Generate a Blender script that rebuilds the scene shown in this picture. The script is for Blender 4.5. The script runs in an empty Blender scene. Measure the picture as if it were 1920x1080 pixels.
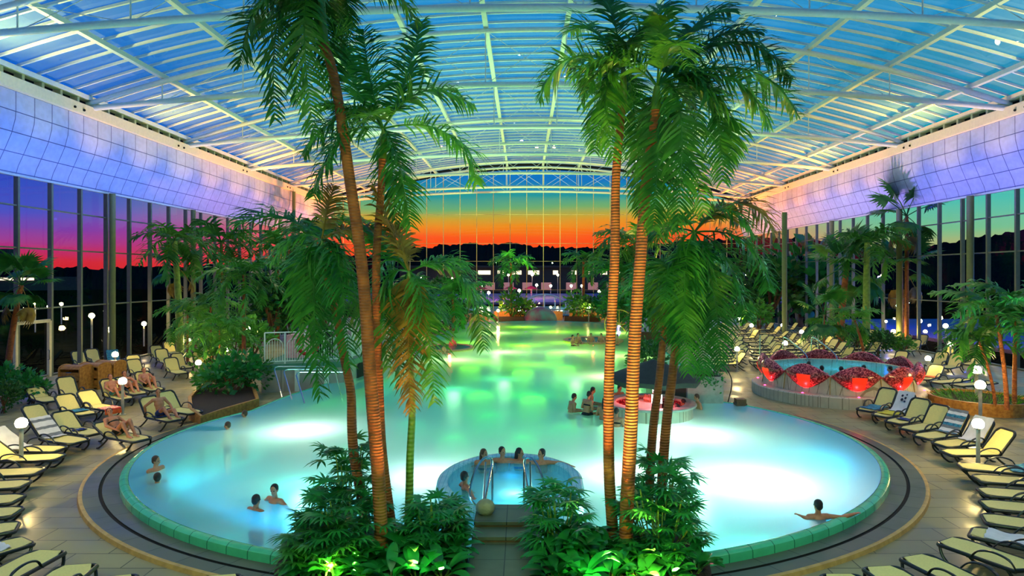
import bpy, bmesh, math, random
from mathutils import Vector, Matrix, noise
pi = math.pi; R = math.radians
SC = bpy.context.scene; COL = SC.collection; OL = COL.objects
rng = random.Random(7)
# ---------------------------------------------------------------- camera
F = 1200.0; H = 5.2; CX = 983.0; CY = 518.0          # focal length (px), eye height (m), vanishing point
cd = bpy.data.cameras.new('camera'); cam = bpy.data.objects.new('camera', cd); OL.link(cam)
cd.sensor_width = 36.0; cd.lens = 36.0*F/1920; cd.shift_x = -(CX-960)/1920; cd.shift_y = -(540-CY)/1920
cd.clip_start = 0.1; cd.clip_end = 3000
cam.location = (0, 0, H); cam.rotation_euler = (pi/2, 0, 0); SC.camera = cam
def G(x, y, z=0.0):
    Y = F*(H-z)/(y-CY); return Vector(((x-CX)/F*Y, Y, z))
def P(x, y, Y): return Vector(((x-CX)/F*Y, Y, H-(y-CY)/F*Y))
# ---------------------------------------------------------------- colour management
vs = SC.view_settings; vs.view_transform = 'Standard'; vs.look = 'None'; vs.exposure = 0.12; vs.gamma = 1.0; vs.use_curve_mapping = False
cy = SC.cycles
cy.max_bounces = 7; cy.diffuse_bounces = 3; cy.glossy_bounces = 3; cy.transmission_bounces = 4; cy.transparent_max_bounces = 16
cy.caustics_reflective = False; cy.caustics_refractive = False; cy.sample_clamp_indirect = 4.0
cy.use_denoising = True
def lin(c):
    return tuple(((v/255)/12.92 if v/255 <= .04045 else (((v/255)+.055)/1.055)**2.4) for v in c)
# ---------------------------------------------------------------- sky: evening gradient by direction
w = bpy.data.worlds.new('evening_sky'); SC.world = w; w.use_nodes = True
nt = w.node_tree; nt.nodes.clear(); N = nt.nodes.new; L = nt.links.new
tc = N('ShaderNodeTexCoord'); sep = N('ShaderNodeSeparateXYZ'); L(tc.outputs['Generated'], sep.inputs[0])
def ramp(stops):
    r = N('ShaderNodeValToRGB'); e = r.color_ramp.elements
    while len(e) > 1: e.remove(e[-1])
    for i, (p, c) in enumerate(stops):
        el = e[0] if i == 0 else e.new(p)
        el.position = p; el.color = (*lin(c), 1)
    L(zz.outputs[0], r.inputs[0]); return r
nz = N('ShaderNodeTexNoise'); nz.inputs['Scale'].default_value = 3.0; nz.inputs['Detail'].default_value = 4
mp = N('ShaderNodeMapping'); mp.inputs['Scale'].default_value = (1, 1, 9); L(tc.outputs['Generated'], mp.inputs[0]); L(mp.outputs[0], nz.inputs[0])
nm = N('ShaderNodeMath'); nm.operation = 'MULTIPLY_ADD'; nm.inputs[1].default_value = .03; L(nz.outputs[0], nm.inputs[0])
za = N('ShaderNodeMath'); za.operation = 'ADD'; za.inputs[1].default_value = -.015; L(sep.outputs['Z'], za.inputs[0]); L(za.outputs[0], nm.inputs[2])
zz = N('ShaderNodeMath'); zz.operation = 'MAXIMUM'; zz.inputs[1].default_value = 0.0; L(nm.outputs[0], zz.inputs[0])
back = ramp([(0, (255, 60, 20)), (.062, (250, 85, 28)), (.078, (235, 140, 30)), (.092, (190, 165, 55)), (.106, (110, 170, 105)), (.125, (35, 150, 150)), (.15, (8, 112, 190)), (.3, (5, 140, 215)), (1, (5, 100, 210))])
left = ramp([(0, (205, 35, 40)), (.02, (205, 40, 60)), (.038, (180, 45, 110)), (.058, (120, 60, 165)), (.085, (70, 75, 190)), (.13, (35, 70, 185)), (.27, (8, 95, 200)), (1, (4, 90, 205))])
right = ramp([(0, (190, 150, 120)), (.045, (165, 180, 120)), (.065, (120, 190, 140)), (.1, (80, 190, 170)), (.15, (30, 165, 175)), (.23, (0, 140, 170)), (.33, (0, 140, 205)), (1, (5, 105, 215))])
def mr(a, b, out0, out1):
    m = N('ShaderNodeMapRange'); m.interpolation_type = 'SMOOTHSTEP'
    for i, v in enumerate((a, b, out0, out1)): m.inputs[i+1].default_value = v
    L(sep.outputs['X'], m.inputs[0]); return m
m1 = N('ShaderNodeMix'); m1.data_type = 'RGBA'; L(mr(-.62, -.22, 1, 0).outputs[0], m1.inputs[0]); L(back.outputs[0], m1.inputs[6]); L(left.outputs[0], m1.inputs[7])
m2 = N('ShaderNodeMix'); m2.data_type = 'RGBA'; L(mr(.25, .5, 0, 1).outputs[0], m2.inputs[0]); L(m1.outputs[2], m2.inputs[6]); L(right.outputs[0], m2.inputs[7]); L(right.outputs[0], m2.inputs[7])
bg = N('ShaderNodeBackground'); bg.inputs[1].default_value = 1.0; L(m2.outputs[2], bg.inputs[0])
wo = N('ShaderNodeOutputWorld'); L(bg.outputs[0], wo.inputs[0])
# ---------------------------------------------------------------- lamps of the hall and added fill lights
def light(name, kind, loc, energy, col, size=.2, rot=None, **kw):
    ld = bpy.data.lights.new(name, kind); o = bpy.data.objects.new(name, ld); OL.link(o)
    ld.energy = energy; ld.color = lin(col); o.location = loc
    if rot is not None: o.rotation_euler = rot
    if kind == 'AREA': ld.shape = 'RECTANGLE'; ld.size = size[0]; ld.size_y = size[1]
    else: ld.shadow_soft_size = size
    for k, v in kw.items(): setattr(ld, k, v)
    return o
XL, XR, YB, YF = -24.7, 27.4, 80.0, -9.0
XC = (XL+XR)/2
def aim(a, b): return (Vector(b)-Vector(a)).to_track_quat('-Z', 'Y').to_euler()
# underwater floodlights: (x px, y px of the bright patch, watts, colour)
UW = [((567, 800), 330, (225, 255, 248), -.8), ((800, 885), 260, (225, 255, 250), -.8), ((1165, 880), 260, (225, 255, 250), -.8),
      ((1420, 895), 480, (230, 255, 250), -.8), ((1310, 808), 330, (225, 255, 245), -.8), ((1140, 702), 620, (225, 255, 170), -.8), ((1080, 657), 560, (220, 255, 150), -.8),
      ((945, 657), 560, (225, 255, 170), -.8), ((850, 671), 500, (225, 255, 180), -.8), ((1190, 665), 760, (215, 255, 130), -.8), ((930, 622), 800, (200, 255, 130), -.8), ((1150, 622), 1000, (205, 255, 110), -.8),
      ((330, 960), 130, (0, 150, 255), -1.2), ((300, 900), 110, (20, 190, 255), -1.2), ((430, 870), 150, (160, 240, 215), -1.2), ((520, 985), 150, (0, 165, 255), -1.2), ((700, 960), 110, (60, 200, 255), -1.2), ((1560, 860), 130, (30, 190, 255), -1.2), ((1530, 960), 150, (0, 170, 255), -1.2), ((1330, 990), 100, (60, 200, 240), -1.2), ((1200, 985), 90, (60, 200, 255), -1.2),
      ((690, 830), 170, (200, 250, 205), -1.2), ((560, 880), 150, (205, 250, 220), -1.2), ((1290, 870), 160, (215, 255, 220), -1.2), ((1000, 800), 190, (60, 245, 140), -1.2), ((850, 800), 190, (60, 245, 150), -1.2), ((640, 750), 190, (50, 240, 140), -1.2), ((1120, 800), 170, (90, 245, 160), -1.2),
      ((850, 735), 560, (0, 210, 60), -1.25), ((980, 735), 560, (0, 215, 50), -1.25), ((920, 770), 300, (0, 220, 80), -1.25), ((770, 715), 300, (0, 215, 80), -1.25), ((920, 705), 420, (10, 220, 40), -1.25), ((1060, 720), 320, (40, 230, 50), -1.25),
      ((1000, 680), 700, (150, 240, 0), -1.25), ((900, 675), 600, (150, 240, 0), -1.25), ((1060, 640), 900, (160, 240, 0), -1.25), ((980, 645), 1000, (160, 240, 0), -1.25), ((880, 640), 900, (160, 240, 0), -1.25),
      ((1040, 620), 1500, (165, 240, 0), -1.25), ((980, 611), 1700, (170, 240, 10), -1.25)]
for (px, py), e, c, z in UW:
    g = G(px, py, .36); light('pool_floodlight', 'POINT', (g.x, g.y, z), e*((1.0 if py > 780 else .55) if z > -1 else (.5 if py < 700 else .24 if py < 780 else 2.4 if c[0] < 40 else .17)), c, .4 if z > -1 else .9)
# warm uplights under the eaves, plus added hanging spots tinting fascias and eave beams
for sx, X in ((1, XL+1.2), (-1, XR-1.2)):
    for i, Y in enumerate((14, 27, 40, 53, 66, 76)):
        warm = [(190, 235, 180), (235, 230, 130), (255, 205, 70), (255, 180, 50), (255, 150, 40), (255, 140, 35)][i]
        p = (X+sx*.9, Y, 13.0)
        light('eave_uplight', 'SPOT', p, 2600, warm, .06, aim(p, (X+sx*4.2, Y+1, 18.5)), spot_size=R(125), spot_blend=1.0)
        cl = [(40, 95, 255), (45, 105, 255), (85, 115, 255), (190, 140, 235), (255, 150, 140), (255, 150, 90)][i] if sx == 1 else [(80, 105, 255), (95, 110, 255), (130, 120, 255), (190, 150, 240), (255, 160, 150), (255, 160, 90)][i]
        for dy in (-4.4, 0, 4.4):
            p = (X+sx*3.4, min(78.5, Y+dy), 8.8)
            light('added_facade_wash', 'SPOT', p, 720, cl, .08, aim(p, (X, p[1], 12.3)), spot_size=R(140), spot_blend=1.0)
            light('added_eave_wash', 'SPOT', p, [250, 700, 1500, 2300, 2800, 2800][i], warm, .05, aim(p, (X+sx*.6, p[1], 15.2)), spot_size=R(64), spot_blend=1.0)
# added downward spots at truss height that brighten the decks
for Y in (10, 24, 38, 52, 66):
    for X in (-18, -12, 13, 20): light('deck_fill_spot', 'SPOT', (X, Y, 15.0), 1000, (255, 226, 160), .25, (0, 0, 0), spot_size=R(110), spot_blend=.8)
# added unseen fill spots behind the viewer that brighten the front beds
for X, c in ((-7, (235, 255, 190)), (7, (235, 255, 190)), (-2.2, (190, 255, 170)), (2.2, (190, 255, 170))):
    p = (X, 1.0, 8.5); light('bed_fill_spot', 'SPOT', p, 800, c, .2, aim(p, (X*.55, 12, .5)), spot_size=R(100), spot_blend=.8)
# added upward spots above deck level that brighten the roof
for X, Y, e, c in ((-16, 22, 5200, (120, 225, 255)), (17, 20, 5200, (150, 235, 255)), (-13, 44, 6500, (190, 255, 190)), (12, 46, 6500, (200, 255, 170)), (0, 70, 6500, (200, 255, 150)), (-18, 66, 5000, (255, 190, 110)), (20, 66, 5000, (255, 180, 100))):
    p = (X, Y, 2.6); light('roof_fill_spot', 'SPOT', p, e*(.35 if Y < 30 else 1.5), c, .12, aim(p, (X*.5, Y+4, 19)), spot_size=R(120), spot_blend=.8)
# ---------------------------------------------------------------- materials
def mat(name, col, rough=.6, metal=0, var=.12, scale=6.0, bump=0.0, bscale=40.0, emit=None, estr=0, trans=0, spec=.5, col2=None, coord='Object', rnd=0.0):
    m = bpy.data.materials.new(name); m.use_nodes = True; t = m.node_tree; b = t.nodes['Principled BSDF']
    c = lin(col); c2 = lin(col2) if col2 else tuple(v*(1-var*2) for v in c)
    n = t.nodes.new('ShaderNodeTexNoise'); n.inputs['Scale'].default_value = scale; n.inputs['Detail'].default_value = 5
    co = t.nodes.new('ShaderNodeTexCoord'); t.links.new(co.outputs[coord], n.inputs['Vector'])
    mx = t.nodes.new('ShaderNodeMix'); mx.data_type = 'RGBA'; mx.inputs[6].default_value = (*c2, 1); mx.inputs[7].default_value = (*c, 1)
    rm = t.nodes.new('ShaderNodeMapRange'); rm.inputs[1].default_value = .35; rm.inputs[2].default_value = .62
    t.links.new(n.outputs['Fac'], rm.inputs[0]); t.links.new(rm.outputs[0], mx.inputs[0])
    out = mx.outputs[2]
    if rnd:
        oi = t.nodes.new('ShaderNodeObjectInfo'); h = t.nodes.new('ShaderNodeHueSaturation')
        r2 = t.nodes.new('ShaderNodeMapRange'); r2.inputs[3].default_value = 1-rnd; r2.inputs[4].default_value = 1+rnd
        t.links.new(oi.outputs['Random'], r2.inputs[0]); t.links.new(r2.outputs[0], h.inputs['Value']); t.links.new(out, h.inputs['Color']); out = h.outputs[0]
    t.links.new(out, b.inputs['Base Color'])
    b.inputs['Roughness'].default_value = rough; b.inputs['Metallic'].default_value = metal; b.inputs['Specular IOR Level'].default_value = spec
    if bump:
        n2 = t.nodes.new('ShaderNodeTexNoise'); n2.inputs['Scale'].default_value = bscale; t.links.new(co.outputs[coord], n2.inputs['Vector'])
        bp = t.nodes.new('ShaderNodeBump'); bp.inputs['Strength'].default_value = bump; bp.inputs['Distance'].default_value = .02
        t.links.new(n2.outputs['Fac'], bp.inputs['Height']); t.links.new(bp.outputs[0], b.inputs['Normal'])
    if emit: b.inputs['Emission Color'].default_value = (*lin(emit), 1); b.inputs['Emission Strength'].default_value = estr
    if trans:
        tr = t.nodes.new('ShaderNodeBsdfTranslucent'); t.links.new(out, tr.inputs[0]); ms = t.nodes.new('ShaderNodeMixShader'); ms.inputs[0].default_value = trans
        t.links.new(b.outputs[0], ms.inputs[1]); t.links.new(tr.outputs[0], ms.inputs[2]); t.links.new(ms.outputs[0], t.nodes['Material Output'].inputs[0])
    return m
def glass(name, tint=(1, 1, 1), base=.04, k=.9, rough=.0, ior=1.5, haze=0.0, hazecol=(1, 1, 1)):
    m = bpy.data.materials.new(name); m.use_nodes = True; t = m.node_tree; t.nodes.clear()
    tr = t.nodes.new('ShaderNodeBsdfTransparent'); tr.inputs[0].default_value = (*tint, 1)
    gl = t.nodes.new('ShaderNodeBsdfGlossy'); gl.inputs['Roughness'].default_value = rough
    lw = t.nodes.new('ShaderNodeLayerWeight'); lw.inputs[0].default_value = .5
    fr = t.nodes.new('ShaderNodeMath'); fr.operation = 'POWER'; fr.inputs[1].default_value = 5.0 if ior > 1.4 else 5.5; t.links.new(lw.outputs['Facing'], fr.inputs[0])
    ma = t.nodes.new('ShaderNodeMath'); ma.operation = 'MULTIPLY_ADD'; ma.inputs[1].default_value = k; ma.inputs[2].default_value = base; ma.use_clamp = True
    t.links.new(fr.outputs[0], ma.inputs[0])
    ms = t.nodes.new('ShaderNodeMixShader'); t.links.new(ma.outputs[0], ms.inputs[0])
    src = tr
    if haze:
        df = t.nodes.new('ShaderNodeBsdfDiffuse'); df.inputs[0].default_value = (*hazecol, 1); m3 = t.nodes.new('ShaderNodeMixShader'); m3.inputs[0].default_value = haze
        t.links.new(tr.outputs[0], m3.inputs[1]); t.links.new(df.outputs[0], m3.inputs[2]); src = m3
    t.links.new(src.outputs[0], ms.inputs[1]); t.links.new(gl.outputs[0], ms.inputs[2])
    o = t.nodes.new('ShaderNodeOutputMaterial'); t.links.new(ms.outputs[0], o.inputs[0]); return m
def water(name, tint, milk, milkcol, wave=1.2):
    m = glass(name, tint, .02, .8, .12, 1.33); t = m.node_tree
    ms = [n for n in t.nodes if n.type == 'MIX_SHADER'][0]; tr = [n for n in t.nodes if n.type == 'BSDF_TRANSPARENT'][0]
    a = t.nodes.new('ShaderNodeBsdfTranslucent'); a.inputs[0].default_value = (*milkcol, 1); d = t.nodes.new('ShaderNodeBsdfDiffuse'); d.inputs[0].default_value = (*milkcol, 1)
    m1 = t.nodes.new('ShaderNodeMixShader'); m1.inputs[0].default_value = .08; t.links.new(a.outputs[0], m1.inputs[1]); t.links.new(d.outputs[0], m1.inputs[2])
    m2_ = t.nodes.new('ShaderNodeMixShader'); m2_.inputs[0].default_value = milk; t.links.new(tr.outputs[0], m2_.inputs[1]); t.links.new(m1.outputs[0], m2_.inputs[2])
    t.links.new(m2_.outputs[0], ms.inputs[1])
    co = t.nodes.new('ShaderNodeTexCoord'); n = t.nodes.new('ShaderNodeTexNoise'); n.inputs['Scale'].default_value = wave; n.inputs['Detail'].default_value = 3
    t.links.new(co.outputs['Object'], n.inputs['Vector']); bp = t.nodes.new('ShaderNodeBump'); bp.inputs['Strength'].default_value = .25; bp.inputs['Distance'].default_value = .06
    t.links.new(n.outputs['Fac'], bp.inputs['Height'])
    for nn in t.nodes:
        if nn.type == 'BSDF_GLOSSY': t.links.new(bp.outputs[0], nn.inputs['Normal'])
    return m
def bricks(name, c1, c2, mortar, bw, bh, ms=.02, rough=.4, offset=.5, coord='Object', rot=None, wet=False, bump=.15, metal=0, spec=.5):
    m = mat(name, c1, rough, metal, spec=spec); t = m.node_tree; b = t.nodes['Principled BSDF']
    br = t.nodes.new('ShaderNodeTexBrick'); br.offset = offset; br.inputs['Scale'].default_value = 1; br.inputs['Brick Width'].default_value = bw; br.inputs['Row Height'].default_value = bh; br.inputs['Mortar Size'].default_value = ms
    br.inputs['Color1'].default_value = (*lin(c1), 1); br.inputs['Color2'].default_value = (*lin(c2), 1); br.inputs['Mortar'].default_value = (*lin(mortar), 1)
    co = t.nodes.new('ShaderNodeTexCoord'); src = co.outputs[coord]
    if rot:
        mpn = t.nodes.new('ShaderNodeMapping'); mpn.inputs['Rotation'].default_value = rot; t.links.new(src, mpn.inputs[0]); src = mpn.outputs[0]
    t.links.new(src, br.inputs['Vector'])
    nz = t.nodes.new('ShaderNodeTexNoise'); nz.inputs['Scale'].default_value = .55 if wet else 3; nz.inputs['Detail'].default_value = 7; t.links.new(co.outputs[coord], nz.inputs['Vector'])
    mx = t.nodes.new('ShaderNodeMix'); mx.data_type = 'RGBA'; mx.blend_type = 'MULTIPLY'; mx.inputs[0].default_value = .45 if wet else .2
    t.links.new(br.outputs['Color'], mx.inputs[6]); 
    rp = t.nodes.new('ShaderNodeMapRange'); rp.inputs[1].default_value = .4; rp.inputs[2].default_value = .6; rp.inputs[3].default_value = .5; rp.inputs[4].default_value = 1.1
    t.links.new(nz.outputs['Fac'], rp.inputs[0]); t.links.new(rp.outputs[0], mx.inputs[7]); t.links.new(mx.outputs[2], b.inputs['Base Color'])
    if wet:
        rr = t.nodes.new('ShaderNodeMapRange'); rr.inputs[1].default_value = .42; rr.inputs[2].default_value = .58; rr.inputs[3].default_value = .28; rr.inputs[4].default_value = rough
        t.links.new(nz.outputs['Fac'], rr.inputs[0]); t.links.new(rr.outputs[0], b.inputs['Roughness'])
    bp = t.nodes.new('ShaderNodeBump'); bp.inputs['Strength'].default_value = bump; bp.inputs['Distance'].default_value = .01; bp.invert = True
    t.links.new(br.outputs['Fac'], bp.inputs['Height']); t.links.new(bp.outputs[0], b.inputs['Normal']); return m
def ringed(name, c1, c2, scale=9.0, rough=.7):
    m = mat(name, c1, rough, col2=c2, scale=5, rnd=.12); t = m.node_tree; b = t.nodes['Principled BSDF']
    co = t.nodes.new('ShaderNodeTexCoord'); wv = t.nodes.new('ShaderNodeTexWave'); wv.bands_direction = 'Z'; wv.inputs['Scale'].default_value = scale; wv.inputs['Distortion'].default_value = .6; wv.inputs['Detail'].default_value = 2
    t.links.new(co.outputs['Object'], wv.inputs['Vector']); bp = t.nodes.new('ShaderNodeBump'); bp.inputs['Strength'].default_value = .5; bp.inputs['Distance'].default_value = .03
    t.links.new(wv.outputs['Fac'], bp.inputs['Height']); t.links.new(bp.outputs[0], b.inputs['Normal']); return m
M = {}
M['beam'] = mat('white_painted_steel', (225, 232, 222), .45, var=.03)
M['eave'] = mat('cream_painted_steel', (240, 226, 185), .5, var=.04)
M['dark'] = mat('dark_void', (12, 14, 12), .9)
M['mullion'] = mat('grey_green_aluminium', (120, 128, 112), .4, .3, var=.05)
M['fascia'] = bricks('fascia_panels', (196, 200, 226), (186, 192, 220), (70, 76, 130), 1.15, .95, .022, .32, 0.0, 'UV', bump=.4)
M['roofglass'] = glass('roof_glass', (.96, .98, 1), .03, 1.0, .015, 1.5, .15, (.6, .95, .85))  # greenish diffuse share added to catch hall light and brighten the panes
M['pane'] = glass('window_glass', (.96, .96, .98), .03, .75, .0, 1.45)
M['deck'] = bricks('stone_paving', (164, 154, 112), (150, 142, 104), (84, 82, 60), 1.2, .6, .012, .6, .5, 'Object', wet=True, spec=.35)
M['ring'] = bricks('ring_paving', (98, 104, 84), (88, 96, 80), (44, 50, 44), .9, 1.6, .012, .5, 0.0, 'UV', wet=True)
M['nosing'] = mat('sandstone_nosing', (206, 164, 92), .6)
M['rimtile'] = bricks('pool_rim_tiles_green_glow', (84, 206, 150), (74, 196, 142), (44, 134, 96), .5, .6, .012, .2, 0.0, 'UV')  # green LED glow along the rim put into the tile colour
M['slope'] = bricks('blue_slope_tiles', (70, 170, 225), (60, 160, 220), (40, 120, 180), .1, .1, .006, .3, 0.0, 'UV')
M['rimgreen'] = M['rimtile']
M['pool'] = bricks('pool_tiles', (112, 186, 176), (104, 180, 172), (70, 140, 140), .3, .3, .012, .4, 0.0)
M['water'] = water('pool_water', (.42, .93, .84), .55, (.86, .96, .84))
M['spawater'] = water('spa_water', (.35, .85, .98), .22, (.35, .85, .95), 3)
M['steel'] = mat('brushed_stainless', (205, 205, 200), .18, 1, var=.03)
M['wood'] = mat('varnished_timber', (196, 140, 62), .45, col2=(160, 104, 44), scale=9)
M['darkwood'] = mat('dark_stained_timber', (104, 66, 36), .5, scale=9)
M['sling'] = mat('beige_sling_fabric', (244, 226, 138), .75, var=.04, scale=30, bump=.1, bscale=220, rnd=.05)
M['frame'] = mat('dark_green_resin', (26, 32, 24), .35)
M['skin'] = mat('skin', (205, 136, 98), .5, col2=(190, 118, 84), scale=8, rnd=.12)
M['hair'] = mat('dark_hair', (32, 22, 17), .55, bump=.5, bscale=120, rnd=.3)
M['hairbrown'] = mat('brown_hair', (84, 54, 32), .55, bump=.5, bscale=120, rnd=.2)
M['blue'] = mat('blue_fabric', (28, 52, 120), .8)
M['black'] = mat('black_fabric', (16, 16, 20), .8)
M['white'] = mat('white_fabric', (232, 232, 232), .85, var=.05, bump=.3, bscale=60)
M['red'] = mat('red_fabric', (196, 28, 24), .7)
M['orange'] = mat('orange_fabric', (240, 98, 30), .8)
M['aqua'] = mat('aqua_towel_fabric', (60, 150, 178), .85, col2=(24, 84, 120), scale=14)
M['yellow'] = mat('yellow_fabric', (220, 206, 60), .8)
M['leaf'] = mat('palm_leaf', (64, 142, 50), .38, col2=(34, 98, 36), scale=3, trans=.35, rnd=.18)
M['leaf2'] = mat('bright_palm_leaf', (92, 168, 52), .4, col2=(56, 132, 44), scale=3, trans=.35, rnd=.15)
M['leafdry'] = mat('yellowing_palm_leaf', (166, 140, 48), .5, col2=(120, 92, 36), scale=3, trans=.3, rnd=.15)
M['broad'] = mat('broad_leaf', (52, 150, 62), .3, col2=(34, 116, 48), scale=4, trans=.25, rnd=.15)
M['bush'] = mat('bush_leaf', (58, 120, 42), .5, col2=(34, 84, 30), scale=5, trans=.3, rnd=.2)
M['trunk'] = ringed('palm_trunk_bark', (176, 100, 44), (130, 72, 34), 6)
M['greentrunk'] = ringed('green_palm_stem', (140, 170, 60), (112, 140, 48), 4, .5)
M['shaft'] = mat('green_crownshaft', (112, 150, 48), .45, col2=(86, 126, 44), scale=4)
M['soil'] = mat('bark_mulch', (52, 38, 26), .9, bump=1, bscale=30)
M['rock'] = mat('rough_rock', (176, 166, 128), .85, bump=1, bscale=12)
M['concrete'] = mat('rendered_wall', (178, 176, 160), .75, var=.08, bump=.1)
M['brownwall'] = bricks('brown_wall_cladding', (112, 92, 66), (100, 82, 60), (60, 50, 40), 1.2, .8, .015, .6)
M['mosaic'] = None
M['umb'] = mat('dark_umbrella_canvas', (52, 56, 46), .8)
M['bulb'] = mat('lit_globe', (255, 250, 235), .4, emit=(255, 222, 140), estr=150)
M['post'] = mat('pale_lamp_post', (196, 196, 186), .4, .2)
M['redpanel'] = mat('lit_red_panel', (235, 40, 18), .35, emit=(255, 52, 22), estr=.75)
M['pinkled'] = mat('lit_pink_led', (255, 60, 110), .35, emit=(255, 60, 120), estr=8)
M['ground'] = mat('dark_field', (20, 17, 8), .95, spec=0)
M['gold'] = mat('warm_glow_steel', (236, 206, 130), .45)  # warm light on the far mullions put into the steel colour
M['hill'] = mat('wooded_hill', (20, 20, 22), .98, spec=0, scale=.3)
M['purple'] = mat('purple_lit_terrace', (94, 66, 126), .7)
M['extwall'] = mat('dark_render', (58, 54, 48), .8)
M['litwin'] = mat('lit_window_glass', (255, 235, 190), .4, emit=(255, 232, 190), estr=1.6)
# ---------------------------------------------------------------- mesh helper
class MB:
    def __init__(s): s.bm = bmesh.new(); s.uv = None
    def add(s, V, Fc, mi=0):
        v = [s.bm.verts.new(p) for p in V]; out = []
        for f in Fc:
            try: q = s.bm.faces.new([v[i] for i in f]); q.material_index = mi; out.append(q)
            except ValueError: pass
        return out
    def box(s, c, d, rz=0, mi=0, taper=1.0):
        c = Vector(c); x, y, z = d[0]/2, d[1]/2, d[2]/2; ca, sa = math.cos(rz), math.sin(rz); V = []
        for k, t in ((-1, 1.0), (1, taper)):
            for i, j in ((-1, -1), (1, -1), (1, 1), (-1, 1)):
                a, b = i*x*t, j*y*t; V.append(c+Vector((a*ca-b*sa, a*sa+b*ca, k*z)))
        return s.add(V, [(3, 2, 1, 0), (4, 5, 6, 7), (0, 1, 5, 4), (1, 2, 6, 5), (2, 3, 7, 6), (3, 0, 4, 7)], mi)
    def bar(s, a, b, w, h, mi=0, up=(0, 0, 1)):
        a, b = Vector(a), Vector(b); d = (b-a).normalized(); u = Vector(up)
        if abs(d.dot(u)) > .99: u = Vector((0, 1, 0))
        sd = d.cross(u).normalized()*w/2; up_ = sd.cross(d).normalized()*h/2
        V = [p+i*sd+j*up_ for p in (a, b) for i, j in ((-1, -1), (1, -1), (1, 1), (-1, 1))]
        return s.add(V, [(3, 2, 1, 0), (4, 5, 6, 7), (0, 1, 5, 4), (1, 2, 6, 5), (2, 3, 7, 6), (3, 0, 4, 7)], mi)
    def tube(s, pts, r, n=8, cap=True, mi=0, closed=False, flat=1.0):
        pts = [Vector(p) for p in pts]; m = len(pts); rs = r if isinstance(r, (list, tuple)) else [r]*m
        T = []
        for i in range(m):
            a = pts[(i-1) % m] if (closed or i > 0) else pts[i]; b = pts[(i+1) % m] if (closed or i < m-1) else pts[i]
            d = b-a; T.append(d.normalized() if d.length > 1e-9 else Vector((0, 0, 1)))
        u = T[0].orthogonal().normalized()
        if abs(T[0].z) < .9: u = (Vector((0, 0, 1))-T[0]*T[0].z).normalized()
        V = []
        for i in range(m):
            u = (u-T[i]*u.dot(T[i]))
            u = u.normalized() if u.length > 1e-6 else T[i].orthogonal().normalized()
            v = T[i].cross(u)
            for k in range(n):
                a = 2*pi*k/n; V.append(pts[i]+(u*math.sin(a)*flat+v*math.cos(a))*rs[i])
        Fc = [(i*n+k, i*n+(k+1) % n, ((i+1) % m)*n+(k+1) % n, ((i+1) % m)*n+k) for i in range(m if closed else m-1) for k in range(n)]
        if cap and not closed: Fc += [tuple(range(n-1, -1, -1)), tuple(range((m-1)*n, m*n))]
        return s.add(V, Fc, mi)
    def lathe(s, prof, n=24, c=(0, 0, 0), mi=0, sx=1.0, sy=1.0, a0=0.0, a1=2*pi):
        c = Vector(c); full = abs(a1-a0-2*pi) < 1e-6; k = n if full else n+1; V = []
        for r, z in prof:
            for i in range(k):
                a = a0+(a1-a0)*i/n; V.append(c+Vector((r*sx*math.cos(a), r*sy*math.sin(a), z)))
        Fc = [(j*k+i, j*k+(i+1) % k, (j+1)*k+(i+1) % k, (j+1)*k+i) for j in range(len(prof)-1) for i in range(n)]
        return s.add(V, Fc, mi)
    def ball(s, c, r, n=16, m=10, mi=0, rot=None):
        c = Vector(c); rx, ry, rz = r if isinstance(r, (list, tuple)) else (r, r, r); V = [Vector((0, 0, -rz))]
        for j in range(1, m):
            b = -pi/2+pi*j/m
            for i in range(n):
                a = 2*pi*i/n; V.append(Vector((rx*math.cos(b)*math.cos(a), ry*math.cos(b)*math.sin(a), rz*math.sin(b))))
        V.append(Vector((0, 0, rz)))
        if rot is not None: V = [rot @ v for v in V]
        Fc = [(0, 1+(i+1) % n, 1+i) for i in range(n)]+[(1+(j-1)*n+i, 1+(j-1)*n+(i+1) % n, 1+j*n+(i+1) % n, 1+j*n+i) for j in range(1, m-1) for i in range(n)]
        Fc += [(1+(m-2)*n+i, 1+(m-2)*n+(i+1) % n, len(V)-1) for i in range(n)]
        return s.add([v+c for v in V], Fc, mi)
    def grid(s, rows, mi=0, uvs=None, closed=False):
        n = len(rows[0]); V = [p for r_ in rows for p in r_]
        Fc = [(j*n+i, j*n+(i+1) % n, (j+1)*n+(i+1) % n, (j+1)*n+i) for j in range(len(rows)-1) for i in range(n if closed else n-1)]
        fs = s.add(V, Fc, mi)
        if uvs:
            lay = s.bm.loops.layers.uv.verify(); U = [p for r_ in uvs for p in r_]
            if len(fs) == len(Fc):
                for f, idx in zip(fs, Fc):
                    for lp, k in zip(f.loops, idx): lp[lay].uv = U[k]
        return fs
    def poly(s, pts, mi=0):
        v = [s.bm.verts.new(p) for p in pts]; e = [s.bm.edges.new((v[i], v[(i+1) % len(v)])) for i in range(len(v))]
        return e
    def build(s, name, mats, parent=None, smooth=True, ang=40, recalc=True):
        if recalc: bmesh.ops.recalc_face_normals(s.bm, faces=s.bm.faces)
        me = bpy.data.meshes.new(name); s.bm.to_mesh(me); s.bm.free()
        for m in (mats if isinstance(mats, (list, tuple)) else [mats]): me.materials.append(m)
        if smooth and len(me.polygons):
            me.polygons.foreach_set('use_smooth', [True]*len(me.polygons)); me.set_sharp_from_angle(angle=R(ang))
        o = bpy.data.objects.new(name, me); OL.link(o)
        if parent: o.parent = parent
        return o
def tag(o, label=None, cat=None, group=None, kind=None):
    for k, v in (('label', label), ('category', cat), ('group', group), ('kind', kind)):
        if v: o[k] = v
    return o
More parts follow.
